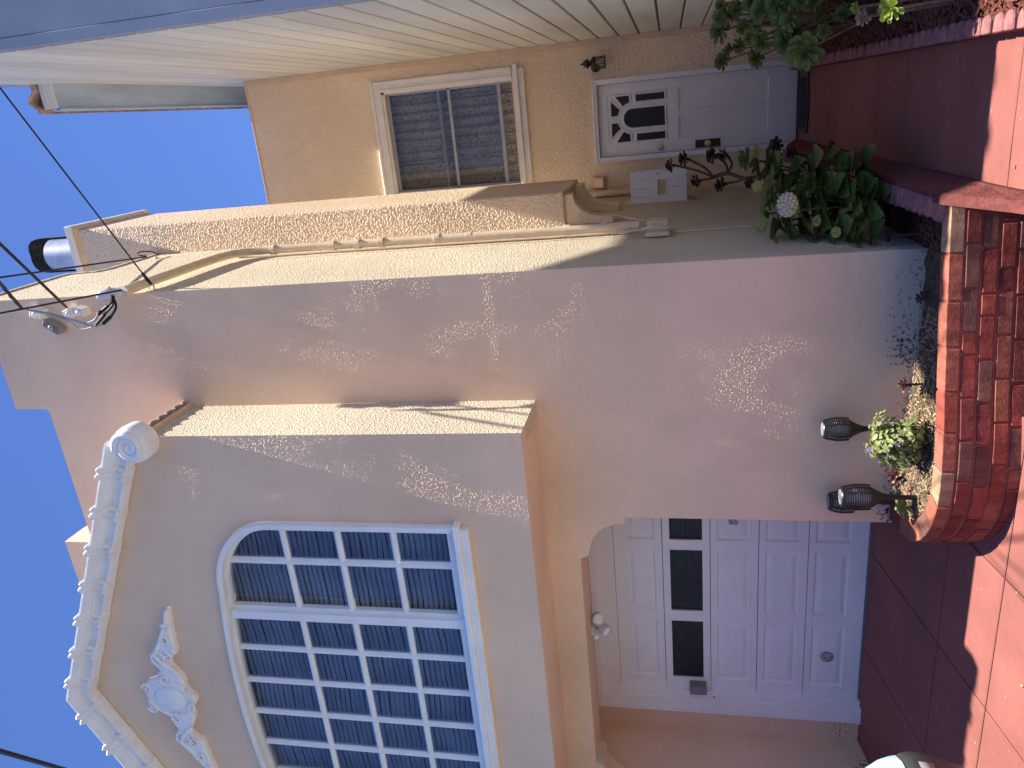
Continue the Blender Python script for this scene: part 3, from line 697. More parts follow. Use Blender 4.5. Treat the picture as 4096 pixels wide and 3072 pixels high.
MB().lathe([(.0, .012), (.028, .016), (.046, .013), (.055, .006), (.056, .0)], (-4.735, yg+.002, -1.242), (0, -1, 0), 28).build('round_vent', m_silver, GD, 0, True)
MB().prism([(-3.35, -.40), (-3.35, -.485), (-3.37, -.48), (-3.385, -.47), (-3.40, -.485), (-3.405, -.47), (-3.405, -.415), (-3.385, -.41), (-3.37, -.405)], 'y', yg-.03, yg).build('handle', m_silver, GD, .002)

# ------------------------------------------------------------------ fittings on the house
gb = thing('lock_box', (-5.115, 5.6, -.21), 'small grey lock box on the left side of the garage door', 'lock box')
MB().box(-5.16, -5.075, 5.60, 5.70, -.215, -.065).build('body', m_grey, gb, .01, False, 2)
kp = thing('key_switch', (-5.19, 5.63, -.31), 'small white key switch below the grey lock box', 'switch')
MB().box(-5.215, -5.175, 5.632, 5.66, -.315, -.245).build('plate', m_white2, kp, .004); MB().lathe([(.011, 0), (.009, .006), (.0, .007)], (-5.195, 5.632, -.28), (0, -1, 0), 14).build('key_hole', m_silver, kp, 0, True)
fl = thing('floodlight', (-4.08, 5.17, .735), 'white twin-head floodlight with motion sensor under the garage lintel', 'floodlight')
MB().lathe([(.055, 0), (.055, .02), (.035, .035), (.0, .036)], (-4.13, 5.17, .735), (0, 0, -1), 22).build('base', m_lens, fl, 0, True)
def head(c, d):
    d = Vector(d).normalized(); c = Vector(c)
    h = MB().lathe([(.0, -.085), (.03, -.08), (.045, -.055), (.052, -.02), (.052, .012), (.046, .012), (.044, .0), (.0, .004)], c, d, 26).build('lamp_head', m_lens, fl, 0, True)
    MB().lathe([(.043, .0), (.03, .012), (.0, .017)], c+d*.001, d, 22).build('lens', m_white, h, 0, True)
    MB().tube([Vector((-4.13, 5.17, .70)), (Vector((-4.13, 5.17, .69))+c-d*.06)/2+Vector((0, 0, -.0)), c-d*.07], .013, 8).build('arm', m_lens, h, 0, True)
head((-3.99, 5.12, .665), (.35, -1, -.45)); head((-4.095, 5.10, .605), (-.15, -.8, -.8))
MB().lathe([(.0, -.03), (.022, -.022), (.03, 0), (.022, .022), (.0, .03)], (-4.17, 5.13, .70), (0, -1, -.5), 16).build('sensor', m_white, fl, 0, True)

ln = thing('wall_lantern', (.40, YE, .64), 'black metal wall lantern beside the front door', 'lantern')
c = Vector((.40, YE-.12, 0))
MB().lathe([(.0, .915), (.006, .905), (.008, .885), (.03, .865), (.046, .838), (.043, .822), (.03, .815), (.026, .80), (.058, .778), (.066, .755), (.062, .750)], c, n=12).build('roof', m_black, ln, 0, False)
for k in range(6):
    a = math.pi/3*k+.26; MB().tube([c+Vector((.056*math.cos(a), .056*math.sin(a), .752)), c+Vector((.062*math.cos(a), .062*math.sin(a), .648))], .0045, 5).build('bar', m_black, ln)
MB().lathe([(.05, .752), (.056, .652)], c, n=12, cap=False).build('glass', m_glass2, ln)
MB().lathe([(.064, .650), (.066, .642), (.0, .640)], c, n=12).build('base', m_black, ln)
MB().lathe([(.012, .745), (.018, .72), (.028, .69), (.018, .66), (.0, .655)], c, n=14).build('bulb', m_lens, ln, 0, True)
MB().tube([c+Vector((-.05, .02, .76)), c+Vector((-.075, .05, .775)), c+Vector((-.07, .09, .77)), Vector((.35, YE-.01, .76))], .014, 8).build('bracket', m_black, ln, 0, True)
MB().lathe([(.05, 0), (.048, .02), (.02, .03), (.0, .03)], (.36, YE, .755), (0, -1, 0), 18).build('wall_plate', m_black, ln, 0, True)

vh = thing('vent_hood', (-.835, YE, .7), 'small peach painted vent hood on the entry wall near the corner', 'vent')
rs = [[(-.765, YE-.002, .85), (-.90, YE-.002, .85), (-.90, YE-.002, .70), (-.765, YE-.002, .70)], [(-.775, YE-.03, .845), (-.89, YE-.03, .845), (-.895, YE-.05, .72), (-.775, YE-.05, .72)], [(-.79, YE-.05, .81), (-.875, YE-.05, .81), (-.882, YE-.10, .735), (-.79, YE-.10, .735)]]
MB().rings(rs).build('hood', m_peachtrim, vh, .003); box('flange', m_peachtrim, vh, -.93, -.745, YE-.005, YE-.001, .69, .865)

cp_ = thing('corner_pipe', (-.955, 8.62, -.1), 'peach painted pipe in the corner behind the chimney corbel', 'pipe')
MB().tube([(-.952, 8.63, 4.7), (-.952, 8.63, -.1)], .036, 14).build('pipe', m_pipe, cp_, 0, True)
for z in (.62, 1.6, 3.0): MB().lathe([(.036, 0), (.042, .004), (.042, .05), (.036, .054)], (-.952, 8.63, z), n=16, cap=False).build('coupling', m_pipe, cp_, 0, True)

mc = thing('meter_cabinet', (-.84, 7.9, -.16), 'pale grey boarded meter cabinet with small window on the side wall', 'cabinet')
zb, zt = -.155, .395
bx = [(-.680, -.760), (-.762, -.842), (-.844, -.924), (-.926, -.988)]
for i, (a, b) in enumerate(bx):
    if i in (1, 2):
        MB().box(b, a, 7.80, 7.82, zb, .035).build('board', m_white2, mc, .002); MB().box(b, a, 7.80, 7.82, .115+.02, zt).build('board', m_white2, mc, .002)
    else: MB().box(b, a, 7.80, 7.82, zb, zt).build('board', m_white2, mc, .002)
MB().box(-.985, -.69, 7.821, 8.10, zb+.01, zt-.01).build('box', m_white2, mc, .003)
box('window_panel', m_peachtrim, mc, -.92, -.765, 7.814, 7.82, .035, .135)
for x0, x1, z0, z1 in ((-.925, -.755, .03, .042), (-.925, -.755, .128, .142), (-.767, -.755, .042, .128), (-.925, -.913, .042, .128)): box('window_bead', m_white2, mc, x0, x1, 7.788, 7.80, z0, z1, .002)
MB().lathe([(.01, 0), (.009, .012), (.014, .02), (.01, .028), (.0, .03)], (-.705, 7.80, .125), (0, -1, 0), 14).build('knob', m_lens, mc, 0, True)
box('base_flange', m_peachtrim, mc, -.995, -.985, 7.79, 8.14, -.20, .46); 

cd = thing('service_conduit', (-.936, 6.1, .2), 'peach painted service conduit running down the side wall', 'conduit')
cpath = [(-.955, 4.72, 3.93), (-.938, 5.0, 3.875), (-.936, 5.5, 3.86), (-.936, 5.85, 3.84), (-.936, 5.98, 3.79), (-.936, 6.06, 3.69), (-.936, 6.09, 3.52), (-.936, 6.09, 2.6), (-.936, 6.06, 1.2), (-.936, 6.06, .25)]
MB().tube(cpath, .036, 14).build('pipe', m_pipe, cd, 0, True)
for z in (3.42, 2.85, 2.62, 2.4, 1.9, 1.62, 1.15, .8, .5): MB().lathe([(.036, 0), (.043, .004), (.043, .05), (.036, .054)], (-.936, 6.075, z), n=16, cap=False).build('coupling', m_pipe, cd, 0, True)
MB().tube([(-.962, 5.93, 3.70), (-.965, 5.96, 2.6), (-.965, 5.96, .2)], .008, 6).build('cable', m_pipe, cd, 0, True)
MB().box(-.994, -.90, 5.98, 6.16, .03, .19).build('junction_box', m_pipe, cd, .006, False, 2)
for k in range(4):
    ph = k*.6
    MB().tube([(-.96, 5.85+.03*k, .40-.03*k), (-.93, 5.80, .30-.03*k), (-.92+.01*k, 5.78, .15), (-.93, 5.82+.02*k, .02), (-.95, 5.95, -.04+.02*k), (-.95, 6.02, .1)], .006, 6).build('cable', m_pipe, cd, 0, True)
MB().box(-.985, -.955, 5.78, 5.90, .02, .2).build('splice_box', m_pipe, cd, .004)
MB().tube([(-.985, 5.95, -.02), (-.985, 5.97, -.5), (-.985, 5.99, -1.4)], .007, 6).build('cable', m_pipe, cd, 0, True)
MB().tube([(-.99, 6.9, .42), (-.95, 6.88, .50), (-.93, 6.75, .50), (-.94, 6.6, .40), (-.96, 6.45, .22)], .007, 6).build('cable', m_pipe, cd, 0, True)

wh = thing('weatherhead', (-.99, 4.7, 4.1), 'grey service weatherhead at the corner of the house', 'weatherhead')
MB().lathe([(.0, .06), (.024, .056), (.04, .036), (.046, .0), (.045, -.025)], (-.975, 4.72, 4.10), (-.15, -.35, 1), 20).build('dome', m_lens, wh, 0, True)
MB().lathe([(.045, -.025), (.052, -.028), (.052, -.05), (.034, -.056), (.034, -.16)], (-.975, 4.72, 4.10), (-.15, -.35, 1), 20).build('collar', m_lens, wh, 0, True)

def cable(name, label, path, r, m=m_wire, grp=None, parts=None, sag=0., n=7):
    P = [Vector(p) for p in path]
    if len(P) == 2 and sag:
        P = [P[0].lerp(P[1], i/16)+Vector((0, 0, -sag*4*(i/16)*(1-i/16))) for i in range(17)]
    o = MB().tube(P, r, n).build(name, m, None, 0, 'all'); tag(o, label, 'cable', grp); return o
def far(p, q, k): p, q = Vector(p), Vector(q); return tuple(p+(q-p)*k)
G = 'overhead service cables'
cable('overhead_cable', 'thick twisted service cable ending in three strands at the wall', [far((-.98, 4.6, 4.72), (-.534, 3.0, 3.30), -0.0), far((-.98, 4.6, 4.72), (-.534, 3.0, 3.175), .35), (-.534, 3.0, 3.166), (-.40, 2.0, 2.5)][:0] or [(-.985, 4.62, 4.74), (-.80, 4.0, 4.13), (-.66, 3.5, 3.66), (-.52, 2.9, 3.07), (-.05, .6, 4.6)][:0] or [(-1.0, 4.62, 4.76), (-1.03, 4.2, 4.38), (-1.15, 3.0, 4.3), (-1.6, -6, 5.2)], .012, grp=G) if False else None
def aerial(name, label, attach, via, r, m=m_wire, kind=G):
    """a taut overhead line: from its anchor on the house through a point in mid-air and on to the street pole"""
    A, V = Vector(attach), Vector(via); B = A+(V-A)*7.0
    P = [A.lerp(B, i/24) for i in range(25)]
    return cable(name, label, P, r, m, kind)
aerial('overhead_cable', 'taut overhead cable clamped to the wall left of the weatherhead', (-1.06, 4.76, 4.50), (-.46, 3.0*1.32, 3.092*1.32), .0105)
aerial('overhead_cable', 'thin overhead cable ending at a bracket on the side wall', (-.955, 4.93, 3.86), (.416, 4.0, 3.775), .0055)
aerial('overhead_cable', 'overhead cable running to the hook below the chimney cap', (-.955, 6.30, 4.90), (-.759, 4.5, 4.73), .0075)
aerial('overhead_cable', 'overhead cable crossing in front of the weatherhead', (-.955, 4.90, 3.87), (-.907, 4.0, 4.30), .0065)
mb = MB()
A, V = Vector((-1.02, 4.62, 4.76)), Vector((-.712, 4.0, 4.222)); B = A+(V-A)*6
tw = thing('twisted_cable', (-1.02, 4.62, 4.7), 'thick twisted service cable with three strands looping to the weatherhead', 'cable', G)
for k in range(3):
    P = []
    for i in range(90):
        p = A.lerp(B, i/89); a = i*.55+k*2.094; P.append(p+Vector((.009*math.cos(a), 0, .009*math.sin(a))))
    MB().tube(P, .0075, 6).build('strand', m_wire, tw, 0, 'all')
loops = [[(-1.02, 4.62, 4.76), (-1.10, 4.70, 4.60), (-1.135, 4.70, 4.46), (-1.17, 4.69, 4.33), (-1.15, 4.68, 4.22), (-1.09, 4.68, 4.15), (-1.03, 4.70, 4.045), (-.99, 4.70, 4.015), (-.985, 4.72, 4.05)],
         [(-1.02, 4.62, 4.76), (-1.10, 4.69, 4.58), (-1.16, 4.69, 4.44), (-1.215, 4.68, 4.36), (-1.19, 4.67, 4.22), (-1.11, 4.67, 4.11), (-1.04, 4.69, 4.03), (-.99, 4.71, 4.04)],
         [(-1.02, 4.62, 4.76), (-1.09, 4.70, 4.60), (-1.15, 4.70, 4.40), (-1.20, 4.69, 4.26), (-1.185, 4.68, 4.16), (-1.13, 4.68, 4.07), (-1.06, 4.69, 4.01), (-.985, 4.71, 4.03)]]
def smooth_path(P, n=8):
    P = [Vector(p) for p in P]; out = []
    for i in range(len(P)-1):
        p0, p1, p2, p3 = P[max(i-1, 0)], P[i], P[i+1], P[min(i+2, len(P)-1)]
        for k in range(n):
            t = k/n; out.append(.5*((2*p1)+(p2-p0)*t+(2*p0-5*p1+4*p2-p3)*t*t+(3*p1-p0-3*p2+p3)*t*t*t))
    return out+[P[-1]]
for k, P in enumerate(loops):
    sp2 = smooth_path(P); h = int(len(sp2)*.62)
    MB().tube(sp2[:h+1], .0065, 7).build('strand', m_wire2, tw, 0, 'all'); MB().tube(sp2[h:], .0085, 7).build('strand', m_wire, tw, 0, 'all')
    MB().tube([sp2[h-2], sp2[h+5]], .0135, 8).build('splice', m_wire, tw, 0, True)
MB().tube([(-1.085, 4.69, 4.62), (-1.10, 4.695, 4.585)], .02, 8).build('clamp', m_wire2, tw, 0, True)
tc = aerial('overhead_cable', 'twisted black cable crossing the sky beyond the gable', (-5.9, 4.6, 5.0), (-3.69, 3.0, 3.947), .013)

for nm, lb, loc, dims, rot in (('insulator', 'pale porcelain insulator nearest the corner on the upper wall', (-1.10, 4.80, 4.80), (.035, .05, .045), 20), ('insulator', 'glossy brown insulator in the middle of the upper wall group', (-1.108, 4.80, 4.50), (.035, .05, .04), -20), ('insulator', 'small insulator with round knob right of the middle one', (-1.105, 4.80, 4.41), (.032, .045, .045), 10), ('junction_cover', 'tilted grey cover plate on the upper wall below the insulators', (-1.21, 4.79, 4.69), (.03, .04, .075), 35)):
    o = thing(nm, loc, lb, 'insulator' if nm == 'insulator' else 'cover plate')
    R = Euler((0, rad(rot), 0)).to_matrix(); mb = MB().box(-dims[0], dims[0], -dims[1], dims[1], -dims[2], dims[2]); mb.v = [tuple(Vector(loc)+R @ Vector(v)) for v in mb.v]
    mb.build('body', m_trim_c if nm == 'insulator' else m_grey, o, .008, False, 2)
    MB().lathe([(.018, 0), (.02, .012), (.012, .02), (.0, .022)], (loc[0], loc[1]-dims[1], loc[2]-.01), (0, -1, 0), 14).build('knob', m_trim_c if nm == 'insulator' else m_silver, o, 0, True)
br = thing('wire_bracket', (-.97, 4.93, 3.85), 'small wire bracket holding cables at the house corner', 'bracket')
MB().tube([(-.996, 4.93, 3.84), (-.95, 4.93, 3.84), (-.95, 4.93, 3.88), (-.996, 4.95, 3.90)], .005, 6).build('loop', m_wire2, br, 0, True); MB().tube([(-.955, 4.93, 3.86), (-.86, 4.866, 3.854)], .012, 8).build('sleeve', m_wire, br, 0, True)
hk = thing('cable_hook', (-.97, 6.3, 4.9), 'curved cable hook on the side wall below the chimney top', 'hook')
MB().tube(smooth_path([(-.95, 6.30, 4.90), (-.93, 6.3, 4.99), (-.92, 6.4, 5.03), (-.94, 6.5, 4.98), (-.97, 6.45, 4.88)]), .006, 6).build('loop', m_wire, hk, 0, 'all'); MB().lathe([(.02, 0), (.018, .02), (0, .025)], (-.996, 6.4, 4.88), (1, 0, 0), 12).build('eye', m_trim_c, hk, 0, True)

# ------------------------------------------------------------------ the neighbouring house
NB = thing('neighbour_house', (3, 7, -2), 'blue grey neighbouring house with cream lap siding along the path', 'house')
core = [(4.31, .76), (4.31, 6.9), (4.8, 6.62), (5.55, 6.12), (6.3, 6.05), (9.95, 6.05), (9.95, -2.3), (4.80, -2.3), (4.80, .76)]
MB().prism(core, 'x', .672, 6).build('core', m_nfront, NB)
box('front_wall', m_nfront, NB, .712, 6, 4.262, 4.309, .75, 6.88)
box('corner_board', m_nfront, NB, .645, .708, 4.255, 4.33, .75, 6.85, .003)
z = -2.2; k = 0
zs0 = 2.18-21*.2113
while zs0+k*.2113 < 5.38:
    z0 = zs0+k*.2113; y0 = 4.332 if z0 > .7 else 4.80
    MB().prism([(.640, z0+.022), (.640, z0+.206), (.645, z0+.211), (.661, z0+.211), (.661, z0+.017), (.646, z0+.017)], 'y', y0, 9.9).build('siding_board', m_cream, NB)
    k += 1
box('soffit', m_bluetrim, NB, .415, .67, 6.31, 9.9, 5.402, 5.42); 
box('fascia', m_bluetrim, NB, .405, .428, 6.31, 9.9, 5.385, 5.47, .003)
box('eave_end', m_trim_c, NB, .43, .67, 6.28, 6.31, 5.40, 5.53, .004); box('eave_end', m_trim_c, NB, .43, .67, 6.262, 6.28, 5.455, 5.475, .003)
for k in range(16):
    for j in range(2):
        x = .50+j*.215; y0 = 6.22+k*.23
        rs = []
        for yy, dz in ((y0, .0), (y0+.26, .012)):
            o_ = [(x+.11*u_, yy, 5.545+dz+.075*max(0, math.cos(u_*math.pi*.75))+.01) for u_ in [i/5-1 for i in range(11)]]
            rs.append(o_+[(a, b, c_-.016) for a, b, c_ in reversed(o_)])
        MB().rings(rs).build('tile', m_tile, NB, 0, True)
box('tile_bed', m_tile, NB, .42, .67, 6.3, 9.9, 5.531, 5.55)
for k in range(16):
    x = .66+k*.27; n_ = 12
    pts_ = [(x+.27*i/n_, 4.238+.034*math.cos(2*math.pi*i/n_)+.012*math.sin(k*2.3)) for i in range(n_+1)]
    rs = [[(a, b, 6.90), (a, b, 6.93+.05*math.sin(math.pi*i/n_)), (a, 4.55, 7.02+.05*math.sin(math.pi*i/n_)), (a, 4.55, 6.99)] for i, (a, b) in enumerate(pts_)]
    MB().rings(rs).build('tile', m_tile, NB, 0, True)
box('front_eave', m_nfront, NB, .645, 6, 4.285, 4.60, 6.86, 6.905)

m_groove = plain('groove_shade', (.22, .19, .16), .9, .15)  # brown backing paints the shadow gaps between siding boards
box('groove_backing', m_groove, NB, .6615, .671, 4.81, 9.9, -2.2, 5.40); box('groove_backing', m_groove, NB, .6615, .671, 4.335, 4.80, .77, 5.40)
# ------------------------------------------------------------------ brick planter
BP = thing('brick_planter', (-1.7, 4.2, -1.75), 'low curved red brick planter wall in front of the house', 'planter')
SPL = [Vector((x, y, 0)) for x, y in smooth_path([(x, y, 0) for x, y in PLANTER], 12) for _ in (0,)] if False else [Vector(p) for p in smooth_path([(x, y, 0) for x, y in PLANTER], 12)]
cum = [0]
for a, b in zip(SPL[:-1], SPL[1:]): cum.append(cum[-1]+(b-a).length)
TOT = cum[-1]
def at_s(s):
    s = max(0, min(TOT, s)); i = max(k for k in range(len(cum)) if cum[k] <= s+1e-9); i = min(i, len(cum)-2)
    p = SPL[i].lerp(SPL[i+1], (s-cum[i])/max(1e-6, cum[i+1]-cum[i])); t = (SPL[i+1]-SPL[i]).normalized(); return p, t, Vector((t.y*-1, t.x, 0))*(-1)
CH_ = .0815; ZTOP = -1.40
core_o, core_i = [], []
for i in range(81):
    p, t, nn = at_s(TOT*i/80); ins = -nn if nn.y < 0 or False else nn
    inward = Vector((-t.y, t.x, 0));  inward = inward if (Vector((-1.6, 4.7, 0))-p).dot(inward) > 0 else -inward
    core_o.append(p+inward*.0045); core_i.append(p+inward*.117)
rs = [[(o.x, o.y, -2.1), (o.x, o.y, ZTOP-.006), (i_.x, i_.y, ZTOP-.006), (i_.x, i_.y, -2.1)] for o, i_ in zip(core_o, core_i)]
MB().rings(rs).build('mortar_core', m_mortar, BP)
def brick_at(s0, s1, ztop, h, m, outp=0., depth=.125, lipin=.122):
    rs = []
    nseg = 2
    for i in range(nseg+1):
        p, t, _ = at_s(lerp(s0, s1, i/nseg)); inward = Vector((-t.y, t.x, 0)); inward = inward if (Vector((-1.6, 4.7, 0))-p).dot(inward) > 0 else -inward
        a = p-inward*outp; b = p+inward*depth
        rs.append([(a.x, a.y, ztop-h), (b.x, b.y, ztop-h), (b.x, b.y, ztop), (a.x, a.y, ztop)])
    return MB().rings(rs).build('brick', m, BP, .0035)
rb = random.Random(3)
J = [0]; 
for x in PLANTER[1:]:
    pass
# joints of the top course follow the wall's bends, lower courses run half a brick over
tops = [0, .263, .511, .755, .995, 1.218, 1.436, 1.654, 1.85, 2.066, 2.29, 2.50, TOT]
tw_ = [4, 1, 4, 1, 1, 4, 1, 3, 1, 4, 2, 2]
for k in range(len(tops)-1):
    mt = [m_bricks[0], m_bricks[1], m_bricks[2], m_bricks[3], m_bricks[4]][{0: 4, 1: 1, 2: 1, 3: 1, 4: 0, 5: 1, 6: 4, 7: 1, 8: 3, 9: 1, 10: 1, 11: 2}[k]]
    brick_at(tops[k]+(.0 if k == 0 else .007), tops[k+1]-.007, ZTOP+rb.uniform(-.002, .002), .068, mt, rb.uniform(0, .004))
for c_ in range(1, 6):
    zt_ = ZTOP-c_*CH_; s = -.12 if c_ % 2 else 0.
    s += rb.uniform(-.03, .03); first = True
    while s < TOT-.03:
        L = .232 if rb.random() > .15 else .115
        a, b = max(0, s+.006), min(TOT, s+L-.006)
        if b-a > .05:
            r_ = rb.random(); m = m_bricks[0] if r_ < .45 else m_bricks[2] if r_ < .68 else m_bricks[1] if r_ < .88 else m_bricks[3]
            brick_at(a, b, zt_+rb.uniform(-.002, .002), .067, m, rb.uniform(-.001, .006), .06)
        s += L

# ------------------------------------------------------------------ edging blocks along the path
def block_mesh(w, d, h, m, name='edging_block'):
    """cast 'bullet' block: half-round towards the bed, rough flat top"""
    pts = [(0, -w/2), (0, w/2)] + [(d-w/2+w/2*math.cos(a), w/2*math.sin(a)) for a in [math.pi/2-math.pi*i/8 for i in range(9)]]
    mb = MB(); mb.prism(pts, 'z', -h, 0); return mb
LK = thing('path_kerb', (-.6, 6, -1.5), 'dark red scalloped kerb between the planting bed and the path', 'kerb')
nb_ = 40
mb = MB(); rs = []
for i in range(13):
    y = lerp(3.86, 8.66, i/12); zt_ = zw(y)+lerp(.185, .16, i/12) if y > 4.25 else zw(y)+lerp(.02, .185, (y-3.86)/.4)
    zt_ = min(zt_, -1.2)
    if i == 0: rs.append([(-.552, 3.70, -1.8), (-.552, 3.70, zw(3.7)-.01), (-.60, 3.70, zw(3.7)-.012), (-.612, 3.70, zw(3.7)-.015), (-.655, 3.70, zw(3.7)-.015), (-.655, 3.70, -1.8)])
    rs.append([(-.552, y, zw(y)-.1), (-.552, y, zw(y)+.03), (-.60, y, zt_-.012), (-.612, y, zt_), (-.655, y, zt_), (-.655, y, zw(y)-.1)])
MB().rings(rs).build('kerb_face', m_kerbr, LK)
base = block_mesh(.098, .115, .3, m_kerbp).build('edging_block', m_kerbp, LK, .006)
blk_me = base.data; first = True
for k in range(41):
    y = 4.42+k*.1025
    o = base if first else link(bpy.data.objects.new('edging_block', blk_me), LK)
    first = False
    o.location = (-.635, y, zw(y)+lerp(.19, .165, k/40)+random.uniform(-.003, .004)); o.rotation_euler = (0, 0, math.pi+random.uniform(-.03, .03)); o.scale = (random.uniform(.93, 1.05), 1, 1)
eb = MB().add([(-.655, 4.30, -1.62), (-.60, 4.30, -1.62), (-.60, 4.30, -1.375), (-.655, 4.30, -1.36), (-.78, 4.345, -1.62), (-.78, 4.345, -1.42), (-.655, 4.42, -1.62), (-.60, 4.42, -1.62), (-.60, 4.42, -1.345), (-.655, 4.42, -1.335), (-.76, 4.42, -1.62), (-.76, 4.42, -1.36)], [(0, 1, 2, 3), (0, 3, 5, 4), (6, 7, 8, 9), (6, 9, 11, 10), (2, 3, 9, 8), (3, 5, 11, 9), (1, 2, 8, 7), (4, 5, 11, 10)]).build('end_block', m_kerbp, LK, .008)
RK = thing('scalloped_edging', (.15, 6, -1.5), 'pink scalloped block edging between the path and the mulch bed', 'edging')
rs = []
for i in range(13):
    y = lerp(2.6, 8.66, i/12); rs.append([(.118, y, zw(y)-.1), (.118, y, zw(y)+.02), (.128, y, zw(y)+.098), (.165, y, zw(y)+.104), (.165, y, zw(y)-.1)])
MB().rings(rs).build('kerb_face', m_kerbr, RK)
for k in range(56):
    y = 2.9+k*.1025
    o = link(bpy.data.objects.new('edging_block', blk_me), RK); o.location = (.124, y, zw(y)+.112+random.uniform(-.004, .005)); o.rotation_euler = (random.uniform(-.03, .03), random.uniform(-.04, .04), random.uniform(-.04, .04)); o.scale = (.72, 1, 1)
dm = thing('door_mat', (-.22, 8.45, zw(8.4)), 'black rubber door mat with scroll pattern at the front door', 'mat')
pts = [(-.46, 8.60), (.08, 8.60), (.09, 8.24)] + [(lerp(.06, -.46, i/10), 8.22-.05*math.sin(math.pi*i/10)) for i in range(11)] + [(-.48, 8.24)]
MB().add([(x, y, zw(y)+.003) for x, y in pts]+[(x, y, zw(y)+.014) for x, y in pts], [tuple(range(len(pts), 2*len(pts)))]+[(i, (i+1) % len(pts), len(pts)+(i+1) % len(pts), len(pts)+i) for i in range(len(pts))]).build('rim', m_black, dm, .002)
pi_ = [(-.19+(x+.19)*.86, 8.41+(y-8.41)*.8) for x, y in pts]
MB().add([(x, y, zw(y)+.0165) for x, y in pi_], [tuple(range(len(pi_)))]).build('pattern', m_doormat, dm)

# ------------------------------------------------------------------ torch lights
def torch(loc, ztop, R, lab, tilt=0.):
    t = thing('torch_light', loc, lab, 'garden light', 'solar torch lights in the planter')
    x, y, z0 = loc; c = (x, y, 0); k = R/.072
    def zz(v): return ztop-v*k
    MB().tube([(x, y, z0-.05), (x, y, zz(.27))], .0145*k, 10).build('pole', m_black, t, 0, True)
    MB().lathe([(.0145*k, zz(.29)), (.018*k, zz(.25)), (.026*k, zz(.225)), (.043*k, zz(.19)), (.058*k, zz(.165)), (.061*k, zz(.157)), (.055*k, zz(.155))], c, n=24).build('cup', m_black, t, 0, True)
    MB().lathe([(.044*k, zz(.16)), (.05*k, zz(.08)), (.04*k, zz(.02))], c, n=18).build('diffuser', m_lens, t, 0, True)
    def rad_at(v): u_ = v/.16; return (.056+.018*math.sin(min(1, u_*1.15)*math.pi*.62)-(.012*max(0, u_-.6)))*k
    for i in range(12):
        v = .017+i*.0122; r_ = rad_at(v)
        MB().lathe([(r_-.004*k, zz(v)-.0028*k), (r_, zz(v)-.0028*k), (r_, zz(v)+.0028*k), (r_-.004*k, zz(v)+.0028*k), (r_-.004*k, zz(v)-.0028*k)], c, n=26, cap=False).build('slat', m_black, t, 0, True)
    for j in range(6):
        a = j*math.pi/3+.35
        MB().tube([(x+rad_at(v)*math.cos(a), y+rad_at(v)*math.sin(a), zz(v)) for v in (.004, .04, .08, .12, .158)], .0062*k, 6).build('rib', m_black, t, 0, True)
    MB().lathe([(.0, zz(-.004)), (.046*k, zz(-.004)), (.052*k, zz(-.006)), (.058*k, zz(.0)), (.06*k, zz(.014)), (.052*k, zz(.016))], c, n=28).build('cap', m_black, t, 0, True)
    MB().lathe([(.0, zz(-.0065)), (.043*k, zz(-.0065)), (.045*k, zz(-.004))], c, n=24).build('solar_cell', m_grey, t, 0, True)
torch((-2.105, 4.70, -1.47), -.922, .071, 'black torch light standing behind the small leafy bush')
torch((-2.425, 4.39, -1.45), -.985, .0765, 'black torch light nearest the viewer at the curved end of the planter')
torch((-2.645, 4.72, -1.43), -.985, .071, 'black torch light half hidden behind another torch')

# ------------------------------------------------------------------ plants
def leaf_mesh(kind):
    """one leaf of unit length along +X, upper side +Z"""
    mb = MB()
    if kind == 'spoon': st = [(0, .05, 0), (.3, .11, .02), (.6, .19, .05), (.8, .245, .08), (.94, .17, .10), (1, .04, .10)]; cup = .06
    elif kind == 'hyd': st = [(0, .03, 0), (.1, .22, .02), (.27, .37, .03), (.48, .42, .03), (.7, .34, .0), (.88, .17, -.05), (1, .01, -.10)]; cup = .07
    else: st = [(0, .05, 0), (.25, .28, .03), (.55, .32, .03), (.82, .18, 0), (1, .01, -.04)]; cup = .06
    L, C_, R_ = [], [], []
    for x, w, z in st: L.append((x, w, z+cup*w*2)); C_.append((x, 0, z)); R_.append((x, -w, z+cup*w*2))
    n = len(st); mb.add(L+C_+R_, [(i, i+1, n+i+1, n+i) for i in range(n-1)]+[(n+i, n+i+1, 2*n+i+1, 2*n+i) for i in range(n-1)])
    return mb
def mesh_only(mb, name, m):
    o = mb.build(name, m); me = o.data
    for p in me.polygons: p.use_smooth = True
    bpy.data.objects.remove(o); return me
LEAF = {}
for nm, kd, m in (('aeo', 'spoon', m_aeo), ('lime', 'spoon', m_lime), ('aeod', 'spoon', m_aeod), ('aeor', 'spoon', m_aeor), ('aeop', 'spoon', m_aeop), ('aeog', 'spoon', m_aeog), ('hyd', 'hyd', m_hyd), ('yel', 'hyd', m_yel)):
    LEAF[nm] = mesh_only(leaf_mesh(kd), 'leaf_'+nm, m)
def ros_leaves(n, R, rng):
    out = []
    for i in range(n):
        t = i/(n-1); a = i*2.39996+rng.uniform(-.12, .12); L = R*lerp(1.0, .28, t**1.3)*rng.uniform(.9, 1.08); el = lerp(-.18, 1.15, t**1.1)+rng.uniform(-.08, .08)
        out.append((L, a, el, t))
    return out
